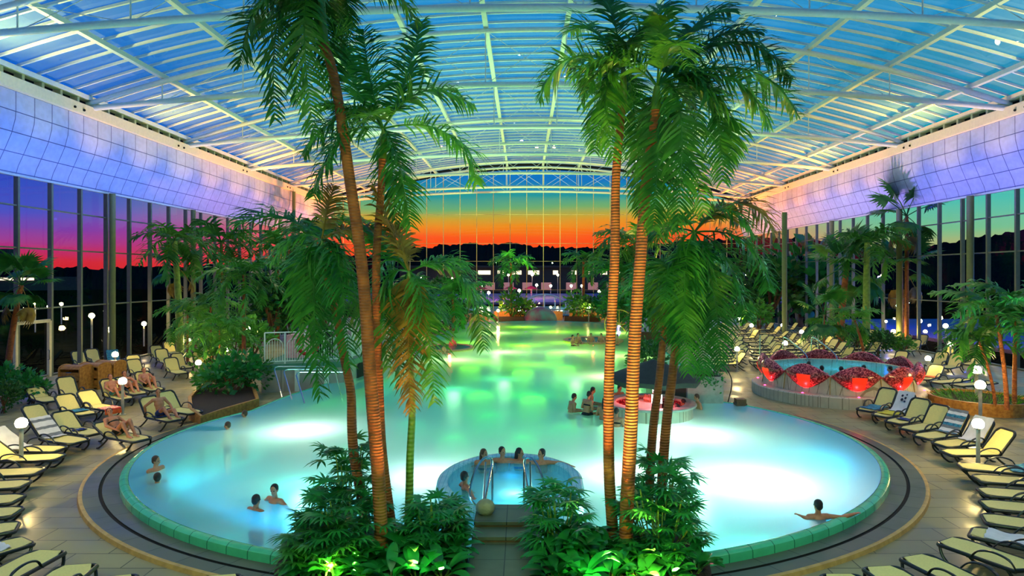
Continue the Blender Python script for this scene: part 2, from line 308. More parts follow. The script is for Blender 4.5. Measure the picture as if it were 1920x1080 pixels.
def empty(name, loc=(0, 0, 0), rz=0, label=None, cat=None, group=None, kind=None, sc=1.0):
    o = bpy.data.objects.new(name, None); OL.link(o); o.location = loc; o.rotation_euler = (0, 0, rz); o.scale = (sc,)*3; o.empty_display_size = .2
    return tag(o, label, cat, group, kind)
KIDS = {}
def kids(o): return [c for c in bpy.data.objects if c.parent is o]
def copy_tree(o, parent=None, cache=None):
    c = o.copy(); OL.link(c)
    if parent is not None: c.parent = parent
    if o.name not in KIDS: KIDS[o.name] = kids(o)
    for ch in KIDS[o.name]: copy_tree(ch, c)
    return c
class Proto:
    """first placement moves the original, the following ones copy it with its parts"""
    def __init__(s, o): s.o = o; s.used = False
    def put(s, loc, rz=0, sc=1.0, label=None, cat=None, group=None, tilt=None):
        c = copy_tree(s.o) if s.used else s.o
        s.used = True; c.location = loc; c.rotation_euler = (tilt[0] if tilt else 0, tilt[1] if tilt else 0, rz); c.scale = (sc,)*3
        return tag(c, label, cat, group)
ORD = 'first second third fourth fifth sixth seventh eighth ninth tenth eleventh twelfth thirteenth fourteenth fifteenth sixteenth seventeenth eighteenth nineteenth twentieth'.split()
def catmull(pts, n=6, closed=False):
    pts = [Vector(p) for p in pts]; m = len(pts); out = []
    for i in range(m if closed else m-1):
        g = (lambda k: pts[k % m]) if closed else (lambda k: pts[max(0, min(m-1, k))])
        a, b, c, d = g(i-1), g(i), g(i+1), g(i+2)
        for k in range(n):
            t = k/n; out.append(.5*((2*b)+(c-a)*t+(2*a-5*b+4*c-d)*t*t+(3*b-a-3*c+d)*t**3))
    if not closed: out.append(pts[-1])
    return out
def bez(a, b, c, n):
    a, b, c = Vector(a), Vector(b), Vector(c)
    return [a*(1-t)**2+b*2*t*(1-t)+c*t*t for t in [i/n for i in range(n+1)]]
# ================================================================ SETTING
def struct(o, label=None): return tag(o, label, None, None, 'structure')
WZ = .25
def ell(t, a, b, z=0.0): return Vector((-.48+a*math.cos(t), 19.8+b*math.sin(t), z))
T0, T1 = pi-.43, 2*pi+.585
front = [ell(T0+(T1-T0)*i/90, 10.1, 8.6) for i in range(91)]
farpx = [(1330, 754), (1296, 742), (1282, 702), (1235, 658), (1205, 630), (1165, 611), (1110, 605.5), (1050, 603), (985, 603), (920, 605), (880, 609), (845, 622), (805, 641), (770, 662), (735, 678), (690, 700), (640, 716), (560, 742)]
farw = [G(x, y, WZ).xy.to_3d() for x, y in farpx]
OUT = front[:-1]+catmull([front[-1]]+farw+[front[0]], 5)[:-1]
def offset(pts, d):
    m = len(pts); o = []
    for i in range(m):
        t = (pts[(i+1) % m]-pts[i-1]).normalized(); o.append(pts[i]+Vector((t.y, -t.x, 0))*d)
    return o
def ring_z(pts, z): return [Vector((p.x, p.y, z)) for p in pts]
# floor with the pool opening
b = MB(); e = b.poly([(XL, YF, 0), (XR, YF, 0), (XR, YB, 0), (XL, YB, 0)])+b.poly(ring_z(offset(OUT, .45), 0))
bmesh.ops.triangle_fill(b.bm, edges=e, use_beauty=True)
for f in b.bm.faces:
    if f.normal.z < 0: f.normal_flip()
struct(b.build('floor', M['deck'], smooth=False, recalc=False), 'wet stone paving around the pool')
# pool shell, rim, water
cum = [0.0]
for i in range(len(OUT)): cum.append(cum[-1]+(OUT[(i+1) % len(OUT)]-OUT[i]).length)
OC = OUT+[OUT[0]]
def off_closed(d):
    q = offset(OUT, d); return q+[q[0]]
def sweep_rim(mb, prof):
    rows = [ring_z(off_closed(d), z) for d, z in prof]; v = 0; uvs = []
    for k, (d, z) in enumerate(prof):
        if k: v += math.hypot(d-prof[k-1][0], z-prof[k-1][1])
        uvs.append([(c, v) for c in cum])
    mb.grid(rows, 0, uvs)
b = MB(); fl = b.poly(ring_z(OUT, -1.5)); bmesh.ops.triangle_fill(b.bm, edges=fl, use_beauty=True)
b.grid([ring_z(OC, -1.5), ring_z(OC, -.2), ring_z(OC, .0)])
struct(b.build('pool_basin', M['pool'], smooth=False), 'pale tiled basin of the large pool')
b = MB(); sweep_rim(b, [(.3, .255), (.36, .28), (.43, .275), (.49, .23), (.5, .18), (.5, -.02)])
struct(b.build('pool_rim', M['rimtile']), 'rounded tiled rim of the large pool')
b = MB(); fl = b.poly(ring_z(offset(OUT, .29), WZ)); bmesh.ops.triangle_fill(b.bm, edges=fl, use_beauty=True)
for f in b.bm.faces:
    if f.normal.z < 0: f.normal_flip()
struct(b.build('pool_water', M['water'], smooth=False, recalc=False), 'milky turquoise water of the large pool')
b = MB(); sweep_rim(b, [(-.45, -.2), (.0, .05), (.3, .255)]); struct(b.build('pool_edge_slope', M['slope']), 'blue tiled slope under the water along the pool edge')
# raised ring walkway
A0, A1 = pi-.27, 2*pi+.40
def arc(a, bb, z, n=120): return [ell(A0+(A1-A0)*i/n, a, bb, z) for i in range(n+1)]
al = [(A1-A0)*11*i/120 for i in range(121)]
b = MB(); b.grid([arc(10.55, 9.0, .08), arc(10.97, 9.34, .08)], 0, [[(u, 0) for u in al], [(u, .45) for u in al]])
b.grid([arc(11.05, 9.41, .08), arc(11.38, 9.69, .08)], 0, [[(u, .5) for u in al], [(u, .9) for u in al]])
struct(b.build('ring_walkway', M['ring']), 'raised paved ring around the front of the pool')
b = MB(); b.grid([arc(10.97, 9.34, .08), arc(10.975, 9.345, .05), arc(11.045, 9.405, .05), arc(11.05, 9.41, .08)])
struct(b.build('drain_channel', M['dark']), 'dark drain slot in the ring walkway')
b = MB(); b.grid([arc(11.38, 9.69, .08), arc(11.42, 9.73, .092), arc(11.46, 9.77, .08), arc(11.48, 9.79, -.01)])
struct(b.build('ring_nosing', M['nosing']), 'sandstone edge of the ring walkway')
# ---------------------------------------------------------------- glass walls
nwin = 0
def bay(a, bpt, ztop, transoms, inward, zt2=None, mw=.13, fm='mullion'):
    """one window bay between a and b (ground points)"""
    global nwin; nwin += 1
    o = empty(f'window_{nwin}', a, 0, None, None, None, 'structure'); d = Vector(bpt)-Vector(a); zt2 = zt2 or ztop
    b = MB(); b.add([(0, 0, 0), d, d+Vector((0, 0, zt2)), (0, 0, ztop)], [(0, 1, 2, 3)]); b.build('pane', M['pane'], o, False)
    b = MB(); b.bar((0, 0, 0), (0, 0, ztop), mw, mw*1.7, 0, tuple(inward))
    for z in transoms: b.bar((0, 0, z), d+Vector((0, 0, z)), .12, mw*.55)
    b.build('frame', M[fm], o, False)
    return o
Y = 9.0; ys = []
while Y < YB-.1: ys.append(Y); Y += 2.215
ys.append(YB)
for X, inw in ((XL, (1, 0, 0)), (XR, (-1, 0, 0))):
    for y0, y1 in zip(ys[:-1], ys[1:]): bay((X, y0, 0), (X, y1, 0), 10.15, (.08, 2.95, 3.55, 6.6, 8.65) if False else (.08, 3.56, 6.6, 8.65), inw)
half = 25.25; rise = 4.1; RR = (half**2+rise**2)/(2*rise); ZC = 19.1-RR
def zr(x): return ZC+math.sqrt(RR*RR-(x-XC)**2)
xs = [XL+ (XR-XL)*i/25 for i in range(26)]
for x0, x1 in zip(xs[:-1], xs[1:]): bay((x0, YB, 0), (x1, YB, 0), zr(x0)-.6, (.08, 3.5, 7.07, 9.3, 12.9), (0, -1, 0), zr(x1)-.6, .07, 'gold')
# front wall behind the viewer
b = MB(); b.box((XC, YF-.2, 8), (XR-XL+1, .3, 16)); struct(b.build('wall_front', M['concrete'], None, False), 'rendered wall behind the viewpoint')
for nm, X in (('wall_left', XL), ('wall_right', XR)):
    b = MB(); b.box((X, (9+YF)/2, 5), (.3, 9-YF, 10.2)); struct(b.build(nm, M['concrete'], None, False), 'short rendered wall beside the glazing')
# fascias and eaves
def fascia(nm, X, s, lab):
    prof = [(.95, 13.85), (.95, 12.95), (.92, 12.55), (.75, 11.9), (.45, 11.2), (.15, 10.55), (0.02, 10.1)]; rows = []; uvs = []; v = 0
    Ys = [YF+(YB-.2-YF)*i/40 for i in range(41)]
    for k, (d, z) in enumerate(prof):
        if k: v += math.hypot(d-prof[k-1][0], z-prof[k-1][1])
        rows.append([Vector((X+s*d, y, z)) for y in Ys]); uvs.append([(y, v) for y in Ys])
    b = MB(); b.grid(rows, 0, uvs); struct(b.build(nm, M['fascia']), lab)
    b = MB(); b.box((X+s*.05, (YF+YB)/2, 10.1), (.2, YB-YF-.6, .1)); struct(b.build('trim_1' if s > 0 else 'trim_2', M['beam'], None, False), 'white strip along the foot of the fascia panels')
    b = MB(); b.box((X+s*.95, (YF+YB)/2, 14.12), (.55, YB-YF-.4, .55)); b.box((X+s*.75, (YF+YB)/2, 14.92), (.4, YB-YF-.4, .3))
    b.box((X+s*.45, (YF+YB)/2, 14.55), (.1, YB-YF-.4, .6), 0, 1); y = YF+.6
    while y < YB-.4:
        b.box((X+s*.75, y, 14.58), (.4, .16, .4)); y += 1.25
    for y in [25+10*k+q for k in range(-2, 6) for q in (-1.6, -.9)]: b.ball((X+s*1.26, y, 14.05), .07, 8, 6, 1)
    struct(b.build('eave_beam', [M['eave'], M['dark']], None, False), 'cream eave beam with dark vent slots on the '+('left' if s > 0 else 'right'))
fascia('fascia_left', XL, 1, 'curved wall of pale square panels above the left windows'); fascia('fascia_right', XR, -1, 'curved wall of pale square panels above the right windows')
# roof
roof = struct(empty('ceiling', (0, 0, 0)), 'arched glass roof on white steel bars'); XA, XB = XL+.8, XR-.8
xs = [XA+(XB-XA)*i/28 for i in range(29)]
b = MB(); b.grid([[Vector((x, y, zr(x)+.22)) for x in xs] for y in (YF, YB)]); b.build('roof_glazing', M['roofglass'], roof)
k = 0; y = YF+.4
while y < YB:
    b = MB(); rows = []
    for dy, dz in ((-.05, .05), (.05, .05), (.05, .17), (-.05, .17), (-.05, .05)): rows.append([Vector((x, y+dy, zr(x)+dz)) for x in xs])
    b.grid(rows); b.build('rib', M['beam'], roof, True, 50); y += 1.25
for k in range(12):
    x = -24.2+4.42*k
    if x > XB: break
    x = max(x, XA+.1)
    b = MB(); b.box((x, (YF+YB)/2, zr(x)-.12), (.26, YB-YF-.2, .24)); b.build('purlin', M['beam'], roof, False)
def zl(x): return 14.35+1.35*(1-((x-XC)/half)**2)
def truss(Y, lab, drop=0.0):
    o = struct(empty('roof_truss', (0, Y, 0)), lab); xs = [XA+(XB-XA)*i/44 for i in range(45)]
    b = MB(); b.tube([(x, 0, max(zr(x)-.4, 14.3)) for x in xs], .135, 10); b.build('upper_chord', M['beam'], o)
    b = MB(); b.tube([(x, 0, zl(x)) for x in xs], .15, 10); b.build('lower_chord', M['beam'], o)
    px = [-19.8+4.42*k for k in range(10)]
    for i, x in enumerate(px):
        b = MB(); b.tube([(x, 0, zl(x)), (x, 0, zr(x)-.4)], .035, 6); b.build('strut', M['beam'], o)
    for i in range(len(px)-1):
        for (a, c) in ((px[i], px[i+1]), (px[i+1], px[i])):
            b = MB(); b.tube([(a, 0, zl(a)), (c, 0, zr(c)-.4)], .018, 5); b.build('brace', M['beam'], o)
for i, Y in enumerate((5, 15, 25, 35, 45, 55, 65, 75, 79.2)):
    truss(Y, f'white steel roof truss of curved tubes, {ORD[i]} from the viewer')
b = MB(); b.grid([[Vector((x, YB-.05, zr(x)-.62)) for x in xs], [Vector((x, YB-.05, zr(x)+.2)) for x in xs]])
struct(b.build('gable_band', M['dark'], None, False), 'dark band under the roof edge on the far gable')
# columns
def column(x, y, z, r, lab, m='mullion'):
    b = MB(); b.tube([(0, 0, 0), (0, 0, z)], r, 16); b.tube([(0, 0, 0), (0, 0, .08)], r*1.7, 16); o = b.build('column', M[m]); o.location = (x, y, 0); struct(o, lab)
M['greencol'] = mat('green_grey_column_paint', (118, 128, 78), .5, var=.05)
for x, y, z, r, lab in ((-24.2, 37.6, 10.05, .17, 'green grey column by the left windows near the timber bins'), (-24.2, 46.8, 10.05, .17, 'green grey column behind the left wall palm'), (-23.4, 65, 13.8, .17, 'green grey column behind the dark shrubs at left'),
                        (26.9, 38.6, 10.05, .2, 'green grey column by the right windows in the open'), (26.9, 45.9, 10.05, .2, 'green grey column behind the fan palm at right'), (26.9, 56, 10.05, .2, 'green grey column half hidden by right palms'), (26.9, 66, 10.05, .2, 'green grey column far along the right windows')):
    column(x, y, z, r, lab, 'greencol')
g = G(1471, 640); column(g.x, g.y, 10.3, .2, 'free standing green mast with slanted top beside the dark shrubs', 'greencol')
# glazed door in the left wall
d = struct(empty('door_1', (XL+.06, 31.0, 0)), 'tall glazed door in the left window wall')
b = MB(); b.bar((0, 0, 0), (0, 0, 2.9), .14, .16); b.bar((0, 2.2, 0), (0, 2.2, 2.9), .14, .16); b.bar((0, 0, 2.9), (0, 2.2, 2.9), .14, .16); b.build('door_frame', M['eave'], d, False)
b = MB(); b.tube([(.08, 2.0, .9), (.16, 2.0, .9), (.16, 2.0, 1.4), (.08, 2.0, 1.4)], .02, 8); b.build('door_handle', M['steel'], d)
# ---------------------------------------------------------------- outside
b = MB()
rad = [30, 60, 120, 220, 420, 900, 1600]; na = 72
# ground sheet with the hall left out: four large rectangles
for x0, x1, y0, y1 in ((-1500, XL, -300, 1800), (XR, 1500, -300, 1800), (XL, XR, YB, 1800)):
    b.add([(x0, y0, -.06), (x1, y0, -.06), (x1, y1, -.06), (x0, y1, -.06)], [(0, 1, 2, 3)])
struct(b.build('ground', M['ground'], None, False), 'dark meadow outside the hall')
tab = [(-1500, 505), (-400, 502), (0, 500), (200, 502), (400, 497), (700, 476), (760, 466), (850, 458), (960, 457), (1060, 465), (1150, 463), (1250, 455), (1400, 446), (1500, 446), (1600, 462), (1700, 466), (1800, 452), (1920, 432), (2400, 405), (3600, 400)]
def ridge_y(px):
    for (a, ya), (c, yc) in zip(tab[:-1], tab[1:]):
        if a <= px <= c: return ya+(yc-ya)*(px-a)/(c-a)
    return tab[0][1] if px < tab[0][0] else tab[-1][1]
b = MB(); rows = []
phis = [R(-68+136*i/700) for i in range(701)]
for k, rr in enumerate((300, 340, 380, 400, 402, 470)):
    row = []
    for ph in phis:
        px = CX+F*math.tan(ph); dist = 400*math.cos(ph); top = H+(CY-ridge_y(px))/F*dist
        hgt = top*(0, .35, .75, 1, .8, -.1)[k]
        n = noise.noise(Vector((ph*240, k*3.1, 0)))*1.4+noise.noise(Vector((ph*900, k*5.1, 2)))*1.0+noise.noise(Vector((ph*30, k, 7)))*2
        row.append(Vector((rr*math.sin(ph), rr*math.cos(ph), max(-.2, hgt+n*(0 if k in (0, 5) else 1)))))
    rows.append(row)
b.grid(rows); struct(b.build('hills', M['hill'], None, False), 'dark wooded ridge on the horizon')
# ================================================================ LOUNGERS
def make_lounger(deg):
    o = empty('sun_lounger', (0, 0, 0)); a = R(deg); sz = .36
    b = MB(); pts = [(-.34, -.32, sz), (.8, -.32, sz)]+[(.8+.13*math.sin(t), -.19-.13*math.cos(t), sz-.02*math.sin(t)) for t in [R(18*k) for k in range(1, 6)]]
    pts += [(.93, .0, sz-.02)]+[(p[0], -p[1], p[2]) for p in reversed(pts[1:])]+[(-.34, .32, sz)]
    b.tube(pts, .036, 8, True); b.tube([(-.34, -.32, sz), (-.34, .32, sz)], .022, 8); b.tube([(.4, -.32, sz-.03), (.4, .32, sz-.03)], .018, 6); b.build('frame', M['frame'], o)
    b = MB(); rows = []
    for i in range(7):
        x = -.33+1.24*i/6; hw = .295 if i < 5 else (.285, .2)[i-5]
        rows.append([Vector((x, -hw+2*hw*j/4, sz+.022-.02*(1-(j/2-1)**2)*math.sin(pi*min(1, i/6)))) for j in range(5)])
    b.grid(rows); b.grid([[p-Vector((0, 0, .012)) for p in r_] for r_ in rows]); b.build('seat_sling', M['sling'], o, True, 80)
    def bk(u, y, n=0.0): return Vector((-.34-u*math.cos(a)-n*math.sin(a), y, sz+.02+u*math.sin(a)-n*math.cos(a)))
    b = MB(); pts = [bk(0, -.32)]+[bk(.62, -.32)]+[bk(.62+.14*math.sin(t), -.18-.14*math.cos(t)) for t in [R(18*k) for k in range(1, 6)]]
    pts = pts+[Vector((p.x, -p.y, p.z)) for p in reversed(pts)]; b.tube(pts, .036, 8); bf = b.build('backrest', M['frame'], o)
    b = MB(); rows = []
    for i in range(6):
        u = .01+.735*i/5; hw = .295 if i < 5 else .2
        rows.append([bk(u, -hw+2*hw*j/4, -.012+.015*(1-(j/2-1)**2)*math.sin(pi*i/5)) for j in range(5)])
    b.grid(rows); b.grid([[p-Vector((0, 0, .012)) for p in r_] for r_ in rows]); b.build('back_sling', M['sling'], bf, True, 80)
    for s in (-1, 1):
        b = MB(); b.tube(catmull([(-.36, s*.35, sz+.02), (-.26, s*.37, sz+.17), (-.02, s*.385, sz+.22), (.2, s*.37, sz+.15), (.33, s*.34, sz)], 4), [.024]*4+[.032]*8+[.024]*5, 8, flat=.6); b.build('armrest', M['frame'], o)
        b = MB(); b.tube(catmull([(.88, s*.27, sz-.02), (.8, s*.32, .18), (.62, s*.33, .03), (.5, s*.33, .0)], 4), .027, 8); b.build('leg', M['frame'], o)
        b = MB(); b.tube(catmull([(-.2, s*.32, sz), (-.36, s*.335, .2), (-.6, s*.34, .04), (-.72, s*.34, .0)], 4), .027, 8); b.build('leg', M['frame'], o)
    return o
LP = {d: Proto(make_lounger(d)) for d in (52, 40, 24, 3)}
LOUNGERS = []
def lounger(head, foot, deg, label, group, z=.36, metric=False):
    if metric: h, f = Vector(head), Vector(foot)
    else: h, f = G(*head, z), G(*foot, z)
    d = (f-h); d.z = 0; d.normalize(); c = f-d*.95; c.z = 0
    o = LP[deg].put(c, math.atan2(d.y, d.x), 1.0, label, 'sun lounger', group); LOUNGERS.append(o); return o
gA = 'sun loungers in the row round the left front of the pool'
rowA = [((-30, 836), (128, 838), 40, 'with a white towel, beside the nearest left globe lamp'), ((-50, 862), (115, 857), 40, 'right under the nearest left globe lamp'), ((-60, 890), (76, 884), 24, 'just below the nearest left globe lamp post'),
        ((-80, 915), (50, 908), 24, 'foot end showing, second below the nearest left lamp'), ((-90, 942), (37, 936), 24, 'foot end showing, third below the nearest left lamp'), ((-100, 970), (35, 960), 24, 'foot end showing, fourth below the nearest left lamp'),
        ((-100, 1008), (35, 987), 24, 'foot end showing, fifth below the nearest left lamp'), ((-70, 1050), (55, 1012), 24, 'with a magazine, in the lower left corner'), ((-30, 1100), (98, 1032), 24, 'turned to the corner, in the lower left'),
        ((50, 1150), (158, 1058), 3, 'at the bottom edge left of the nosing'), ((120, 1190), (212, 1080), 3, 'cut by the bottom edge at left'), ((340, 1200), (418, 1078), 3, 'just peeping over the bottom edge at left')]
LA = [lounger(h, f, d, f'beige sun lounger {t}', gA) for h, f, d, t in rowA]
gB = 'sun loungers on the left pool deck'
rowB = [((8, 778), (118, 800), 40, 'with raised back beside the left shrubs'), ((68, 752), (172, 776), 40, 'with a blue towel on a stool at its side'), ((98, 748), (206, 768), 40, 'with a striped towel hanging over its foot'), ((68, 722), (148, 744), 52, 'in front of the timber bins, far left one'),
        ((5, 718), (84, 740), 40, 'with an orange glow on its back, far left'), ((30, 732), (96, 752), 24, 'half hidden by the left shrubs'), ((258, 758), (368, 774), 52, 'empty, beside the wooden planter'), ((226, 766), (330, 788), 52, 'with a blue bag, under the seated man'),
        ((160, 806), (262, 824), 24, 'under the woman with drawn up knees'), ((52, 796), (172, 817), 40, 'with a blue cloth, below the left shrubs'), ((30, 812), (152, 830), 40, 'with white striped towel on its back'),
        ((150, 726), (238, 748), 52, 'under a sunbather in blue trunks'), ((178, 716), (268, 738), 40, 'under a sunbather behind the globe lamp'), ((208, 708), (292, 732), 52, 'under the sunbather nearest the timber bins')]
LB = [lounger(h, f, d, f'beige sun lounger {t}', gB) for h, f, d, t in rowB]
gC = 'sun loungers by the left windows'
rowC = [(222, 672, 262, 695), (222, 690, 275, 702), (258, 655, 306, 672), (284, 648, 330, 663), (268, 663, 318, 680), (280, 682, 342, 700), (308, 677, 352, 690), (342, 672, 392, 686), (356, 663, 400, 676), (322, 640, 366, 651), (338, 637, 384, 648), (122, 674, 170, 684), (147, 669, 190, 680), (186, 669, 222, 684), (350, 600, 385, 612), (368, 598, 402, 608), (362, 612, 398, 622)]
txt = ['behind the left globe lamp', 'with a blue towel, right of the globe lamp', 'near the window column', 'by the window foot, farther one', 'in the middle of the left window group', 'at the front of the left window group', 'with a dark blue bag, second from the front', 'half behind the planter palms', 'under a globe lamp in the palms', 'with a red towel by the windows', 'far one beside the red towel', 'behind the timber bins, left one', 'behind the timber bins, right one', 'with a teal towel behind the bins', 'far away between the left palms, left', 'far away between the left palms, right', 'far away between the left palms, near']
LCc = [lounger((a, y), (c, d), 52, f'yellow lit sun lounger {t}', gC) for (a, y, c, d), t in zip(rowC, txt)]
gD = 'sun loungers in the row along the right of the pool'
rowD = [((1705, 752), (1622, 770), 52, 'with a teal towel, nearest the mosaic whirlpool'), ((1742, 764), (1653, 781), 52, 'with an emblem towel over its back'), ((1768, 776), (1679, 794), 52, 'with a dark blue cloth on the seat'), ((1806, 790), (1704, 807), 52, 'empty, between cloth and striped towel'), ((1838, 804), (1724, 820), 52, 'with a grey striped towel over its back'),
        ((1868, 820), (1750, 832), 52, 'with a white towel, left of the globe lamp'), ((1895, 845), (1764, 846), 52, 'lit by the nearest right globe lamp'), ((1935, 886), (1799, 874), 24, 'with a blue towel at the right edge'), ((1955, 905), (1829, 897), 24, 'first below the nearest right lamp'), ((1970, 932), (1838, 922), 24, 'second below the nearest right lamp'),
        ((1980, 958), (1842, 946), 24, 'third below the nearest right lamp'), ((1985, 992), (1842, 972), 24, 'fourth below the nearest right lamp'), ((1970, 1030), (1818, 996), 24, 'with a white patterned towel, lower right'), ((1945, 1072), (1770, 1012), 24, 'yellow lit, in the lower right corner'), ((1880, 1125), (1708, 1042), 24, 'second from the lower right corner'), ((1790, 1160), (1645, 1062), 3, 'third from the lower right corner'), ((1690, 1190), (1570, 1076), 3, 'just peeping over the bottom edge at right')]
LD = [lounger(h, f, d, f'beige sun lounger {t}', gD) for h, f, d, t in rowD]
gE = 'sun loungers between the whirlpool and the right windows'
rowE = [((1790, 696), (1728, 711), 40, 'with an orange towel, by the whirlpool lamp'), ((1830, 712), (1756, 718), 3, 'lying flat, in front of the orange towel'), ((1868, 718), (1790, 722), 3, 'lying flat, by the right planter'), ((1712, 675), (1668, 684), 52, 'right behind the mosaic shell edge'), ((1792, 676), (1745, 686), 52, 'left one of the close pair at right'), ((1816, 680), (1768, 690), 52, 'right one of the close pair at right'),
        ((1810, 664), (1756, 673), 52, 'under the right window lamp'), ((1842, 660), (1790, 668), 52, 'near the blue lit window'), ((1868, 672), (1815, 684), 40, 'beside the right palm stems'), ((1812, 650), (1765, 658), 52, 'by the window left of the palm stems'), ((1738, 650), (1700, 658), 52, 'behind the green column'), ((1752, 640), (1712, 647), 52, 'by the window right of the green column'), ((1722, 640), (1684, 647), 52, 'by the window left of the column'), ((1705, 634), (1668, 641), 52, 'nearest the window lamp'), ((1662, 628), (1626, 636), 52, 'left of the window lamp')]
LE = [lounger(h, f, d, f'yellow lit sun lounger {t}', gE) for h, f, d, t in rowE]
gF = 'sun loungers packed behind the whirlpool'
rowsF = ((35.4, 11.4, 14.5), (36.7, 11.8, 16.5), (38.0, 12.4, 19.0), (39.4, 12.8, 21.0), (41.0, 13.4, 22.0), (42.8, 13.8, 23.5), (45.0, 14.5, 25.5), (47.5, 15.0, 25.5), (50.5, 15.6, 25.5), (54.0, 16.5, 25.5), (58.0, 17.5, 25.5))
for r_, (Y, x0, x1) in enumerate(rowsF):
    x = x0; n_ = 0
    while x < x1:
        xx = x+rng.uniform(-.1, .1); yy = Y+rng.uniform(-.1, .1); px = CX+F*xx/yy; a_ = rng.uniform(-.35, -.05)
        lounger((xx+.95*math.cos(a_), yy-.95*math.sin(a_), 0), (xx-.95*math.cos(a_), yy+.95*math.sin(a_), 0), rng.choice((52, 52, 40)), f'yellow lit sun lounger, {ORD[n_]} from the left in the {ORD[r_]} packed row behind the whirlpool', gF, metric=True)
        x += 2.15; n_ += 1
for i_, (hx, hy, fx_, fy_) in enumerate(((800, 621, 828, 626), (812, 613, 842, 617), (775, 634, 806, 640))):
    lounger((hx, hy), (fx_, fy_), 40, f'small far sun lounger on the left bank of the far pool, {ORD[i_]} of three', 'sun loungers by the far pool')
# nudge loungers apart so that none stand in one another
def obb(o): a = o.rotation_euler.z; return o.location.xy, Vector((math.cos(a), math.sin(a))), Vector((-math.sin(a), math.cos(a)))
for it in range(60):
    moved = False
    for i_, A in enumerate(LOUNGERS):
        for B in LOUNGERS[i_+1:]:
            if (A.location-B.location).length > 2.2: continue
            ca, ax, ay = obb(A); cb, bx, by = obb(B); best = None
            for n_ in (ax, ay, bx, by):
                ra = 1.0*abs(n_.dot(ax))+.41*abs(n_.dot(ay)); rb = 1.0*abs(n_.dot(bx))+.41*abs(n_.dot(by)); dd = (cb-ca).dot(n_); pen = ra+rb-abs(dd)
                if pen <= 0: best = None; break
                if best is None or pen < best[0]: best = (pen, n_ if dd >= 0 else -n_)
            if best:
                moved = True; v = best[1]*best[0]*.26; A.location.x -= v.x; A.location.y -= v.y; B.location.x += v.x; B.location.y += v.y
    if not moved: break
# ---------------------------------------------------------------- towels and small things on loungers
def towel(L, m, where, lab, cat='towel', x0=0.0, x1=.6, stripes=None, w=.29):
    deg = {o.name: d for d in LP for o in [LP[d].o]}
    proto = L['tilt']; a = R(proto); rows = []
    n = 10
    for i in range(n+1):
        t = i/n
        if where == 'back':
            u = .82-1.0*t
            base = Vector((-.34-u*math.cos(a)+.05*math.sin(a), 0, .38+u*math.sin(a)+.05*math.cos(a))) if u > 0.05 else Vector((-.3+(.05-u)*.9, 0, .425))
        elif where == 'foot':
            u = .45+.62*t; base = Vector((u, 0, .405)) if u < .98 else Vector((.98+.02*t, 0, .405-(u-.98)*2.2))
        else:
            base = Vector((x0+(x1-x0)*t, 0, .405+.012*math.sin(t*9)))
        rows.append([base+Vector((.01*math.sin(j*1.9+i), -w+2*w*j/8, .008*math.sin(j*2.1+i*.8))) for j in range(9)])
    b = MB()
    for i in range(n):
        b.grid(rows[i:i+2], (i % 3 if stripes else 0))
    b.grid([[p-Vector((0, 0, .014)) for p in r_] for r_ in rows])
    bmesh.ops.remove_doubles(b.bm, verts=b.bm.verts, dist=1e-5)
    o = b.build('towel', m, None, True, 80); o.location = L.location; o.rotation_euler = L.rotation_euler; tag(o, lab, cat); return o
for L_, (h, f, d, t) in list(zip(LA, rowA))+list(zip(LB, rowB))+list(zip(LD, rowD)): L_['tilt'] = d
for L_ in LCc: L_['tilt'] = 52
for L_, q in zip(LE, rowE): L_['tilt'] = q[2]
M['grey'] = mat('grey_fabric', (128, 134, 140), .85)
M['pink'] = mat('pink_fabric', (226, 170, 170), .8)
towel(LA[0], M['white'], 'back', 'white towel over lounger back beside the nearest left globe lamp')
towel(LB[10], [M['white'], M['grey'], M['white']], 'back', 'white and grey striped towel over a left lounger back', stripes=True)
towel(LB[2], [M['orange'], M['white'], M['red']], 'foot', 'orange, white and red striped towel over a lounger foot', stripes=True)
towel(LB[9], M['blue'], 'seat', 'small blue cloth folded on a left lounger', x0=-.1, x1=.2, w=.18)
towel(LB[7], M['blue'], 'seat', 'dark blue bag cloth beside the seated man', x0=-.2, x1=.25, w=.25)
towel(LB[1], M['aqua'], 'seat', 'pale blue towel on left lounger seat', x0=-.2, x1=.35)
towel(LA[7], M['white'], 'seat', 'white magazine pages on lower left lounger', x0=.2, x1=.6, w=.22)
towel(LCc[9], M['red'], 'seat', 'red towel on far left window lounger', x0=-.2, x1=.5)
towel(LCc[1], M['aqua'], 'seat', 'blue towel on lounger right of the left globe lamp', x0=-.2, x1=.7)
towel(LCc[13], M['aqua'], 'back', 'teal towel over lounger back behind the bins')
towel(LD[0], M['aqua'], 'seat', 'crumpled teal towel on lounger nearest the whirlpool', x0=-.25, x1=.7)
EM = mat('navy_print', (40, 44, 70), .8)
o = towel(LD[1], M['white'], 'back', 'white towel with dark emblem over a right lounger back')
for (u, y, s_) in ((.6, -.08, .05), (.52, .05, .05), (.44, -.05, .06), (.66, .06, .035), (.38, .06, .04)):
    b = MB(); a = R(52); c = Vector((-.34-u*math.cos(a)+.085*math.sin(a), y, .38+u*math.sin(a)+.085*math.cos(a))); b.ball(c, (s_, s_*.8, .008), 10, 6, 0, Matrix.Rotation(a, 3, 'Y')); b.build('print_patch', EM, o)
towel(LD[1], M['yellow'], 'seat', 'yellow cloth on the seat below the emblem towel', x0=-.05, x1=.6)
towel(LD[2], M['blue'], 'seat', 'navy cloth on a right lounger seat', x0=.05, x1=.4, w=.2)
towel(LD[4], [M['grey'], M['white'], M['aqua']], 'back', 'grey and blue striped towel over a right lounger back', stripes=True)
towel(LD[5], M['white'], 'back', 'white towel over lounger back left of the right globe lamp')
towel(LD[7], M['aqua'], 'back', 'bright blue towel at the right edge')
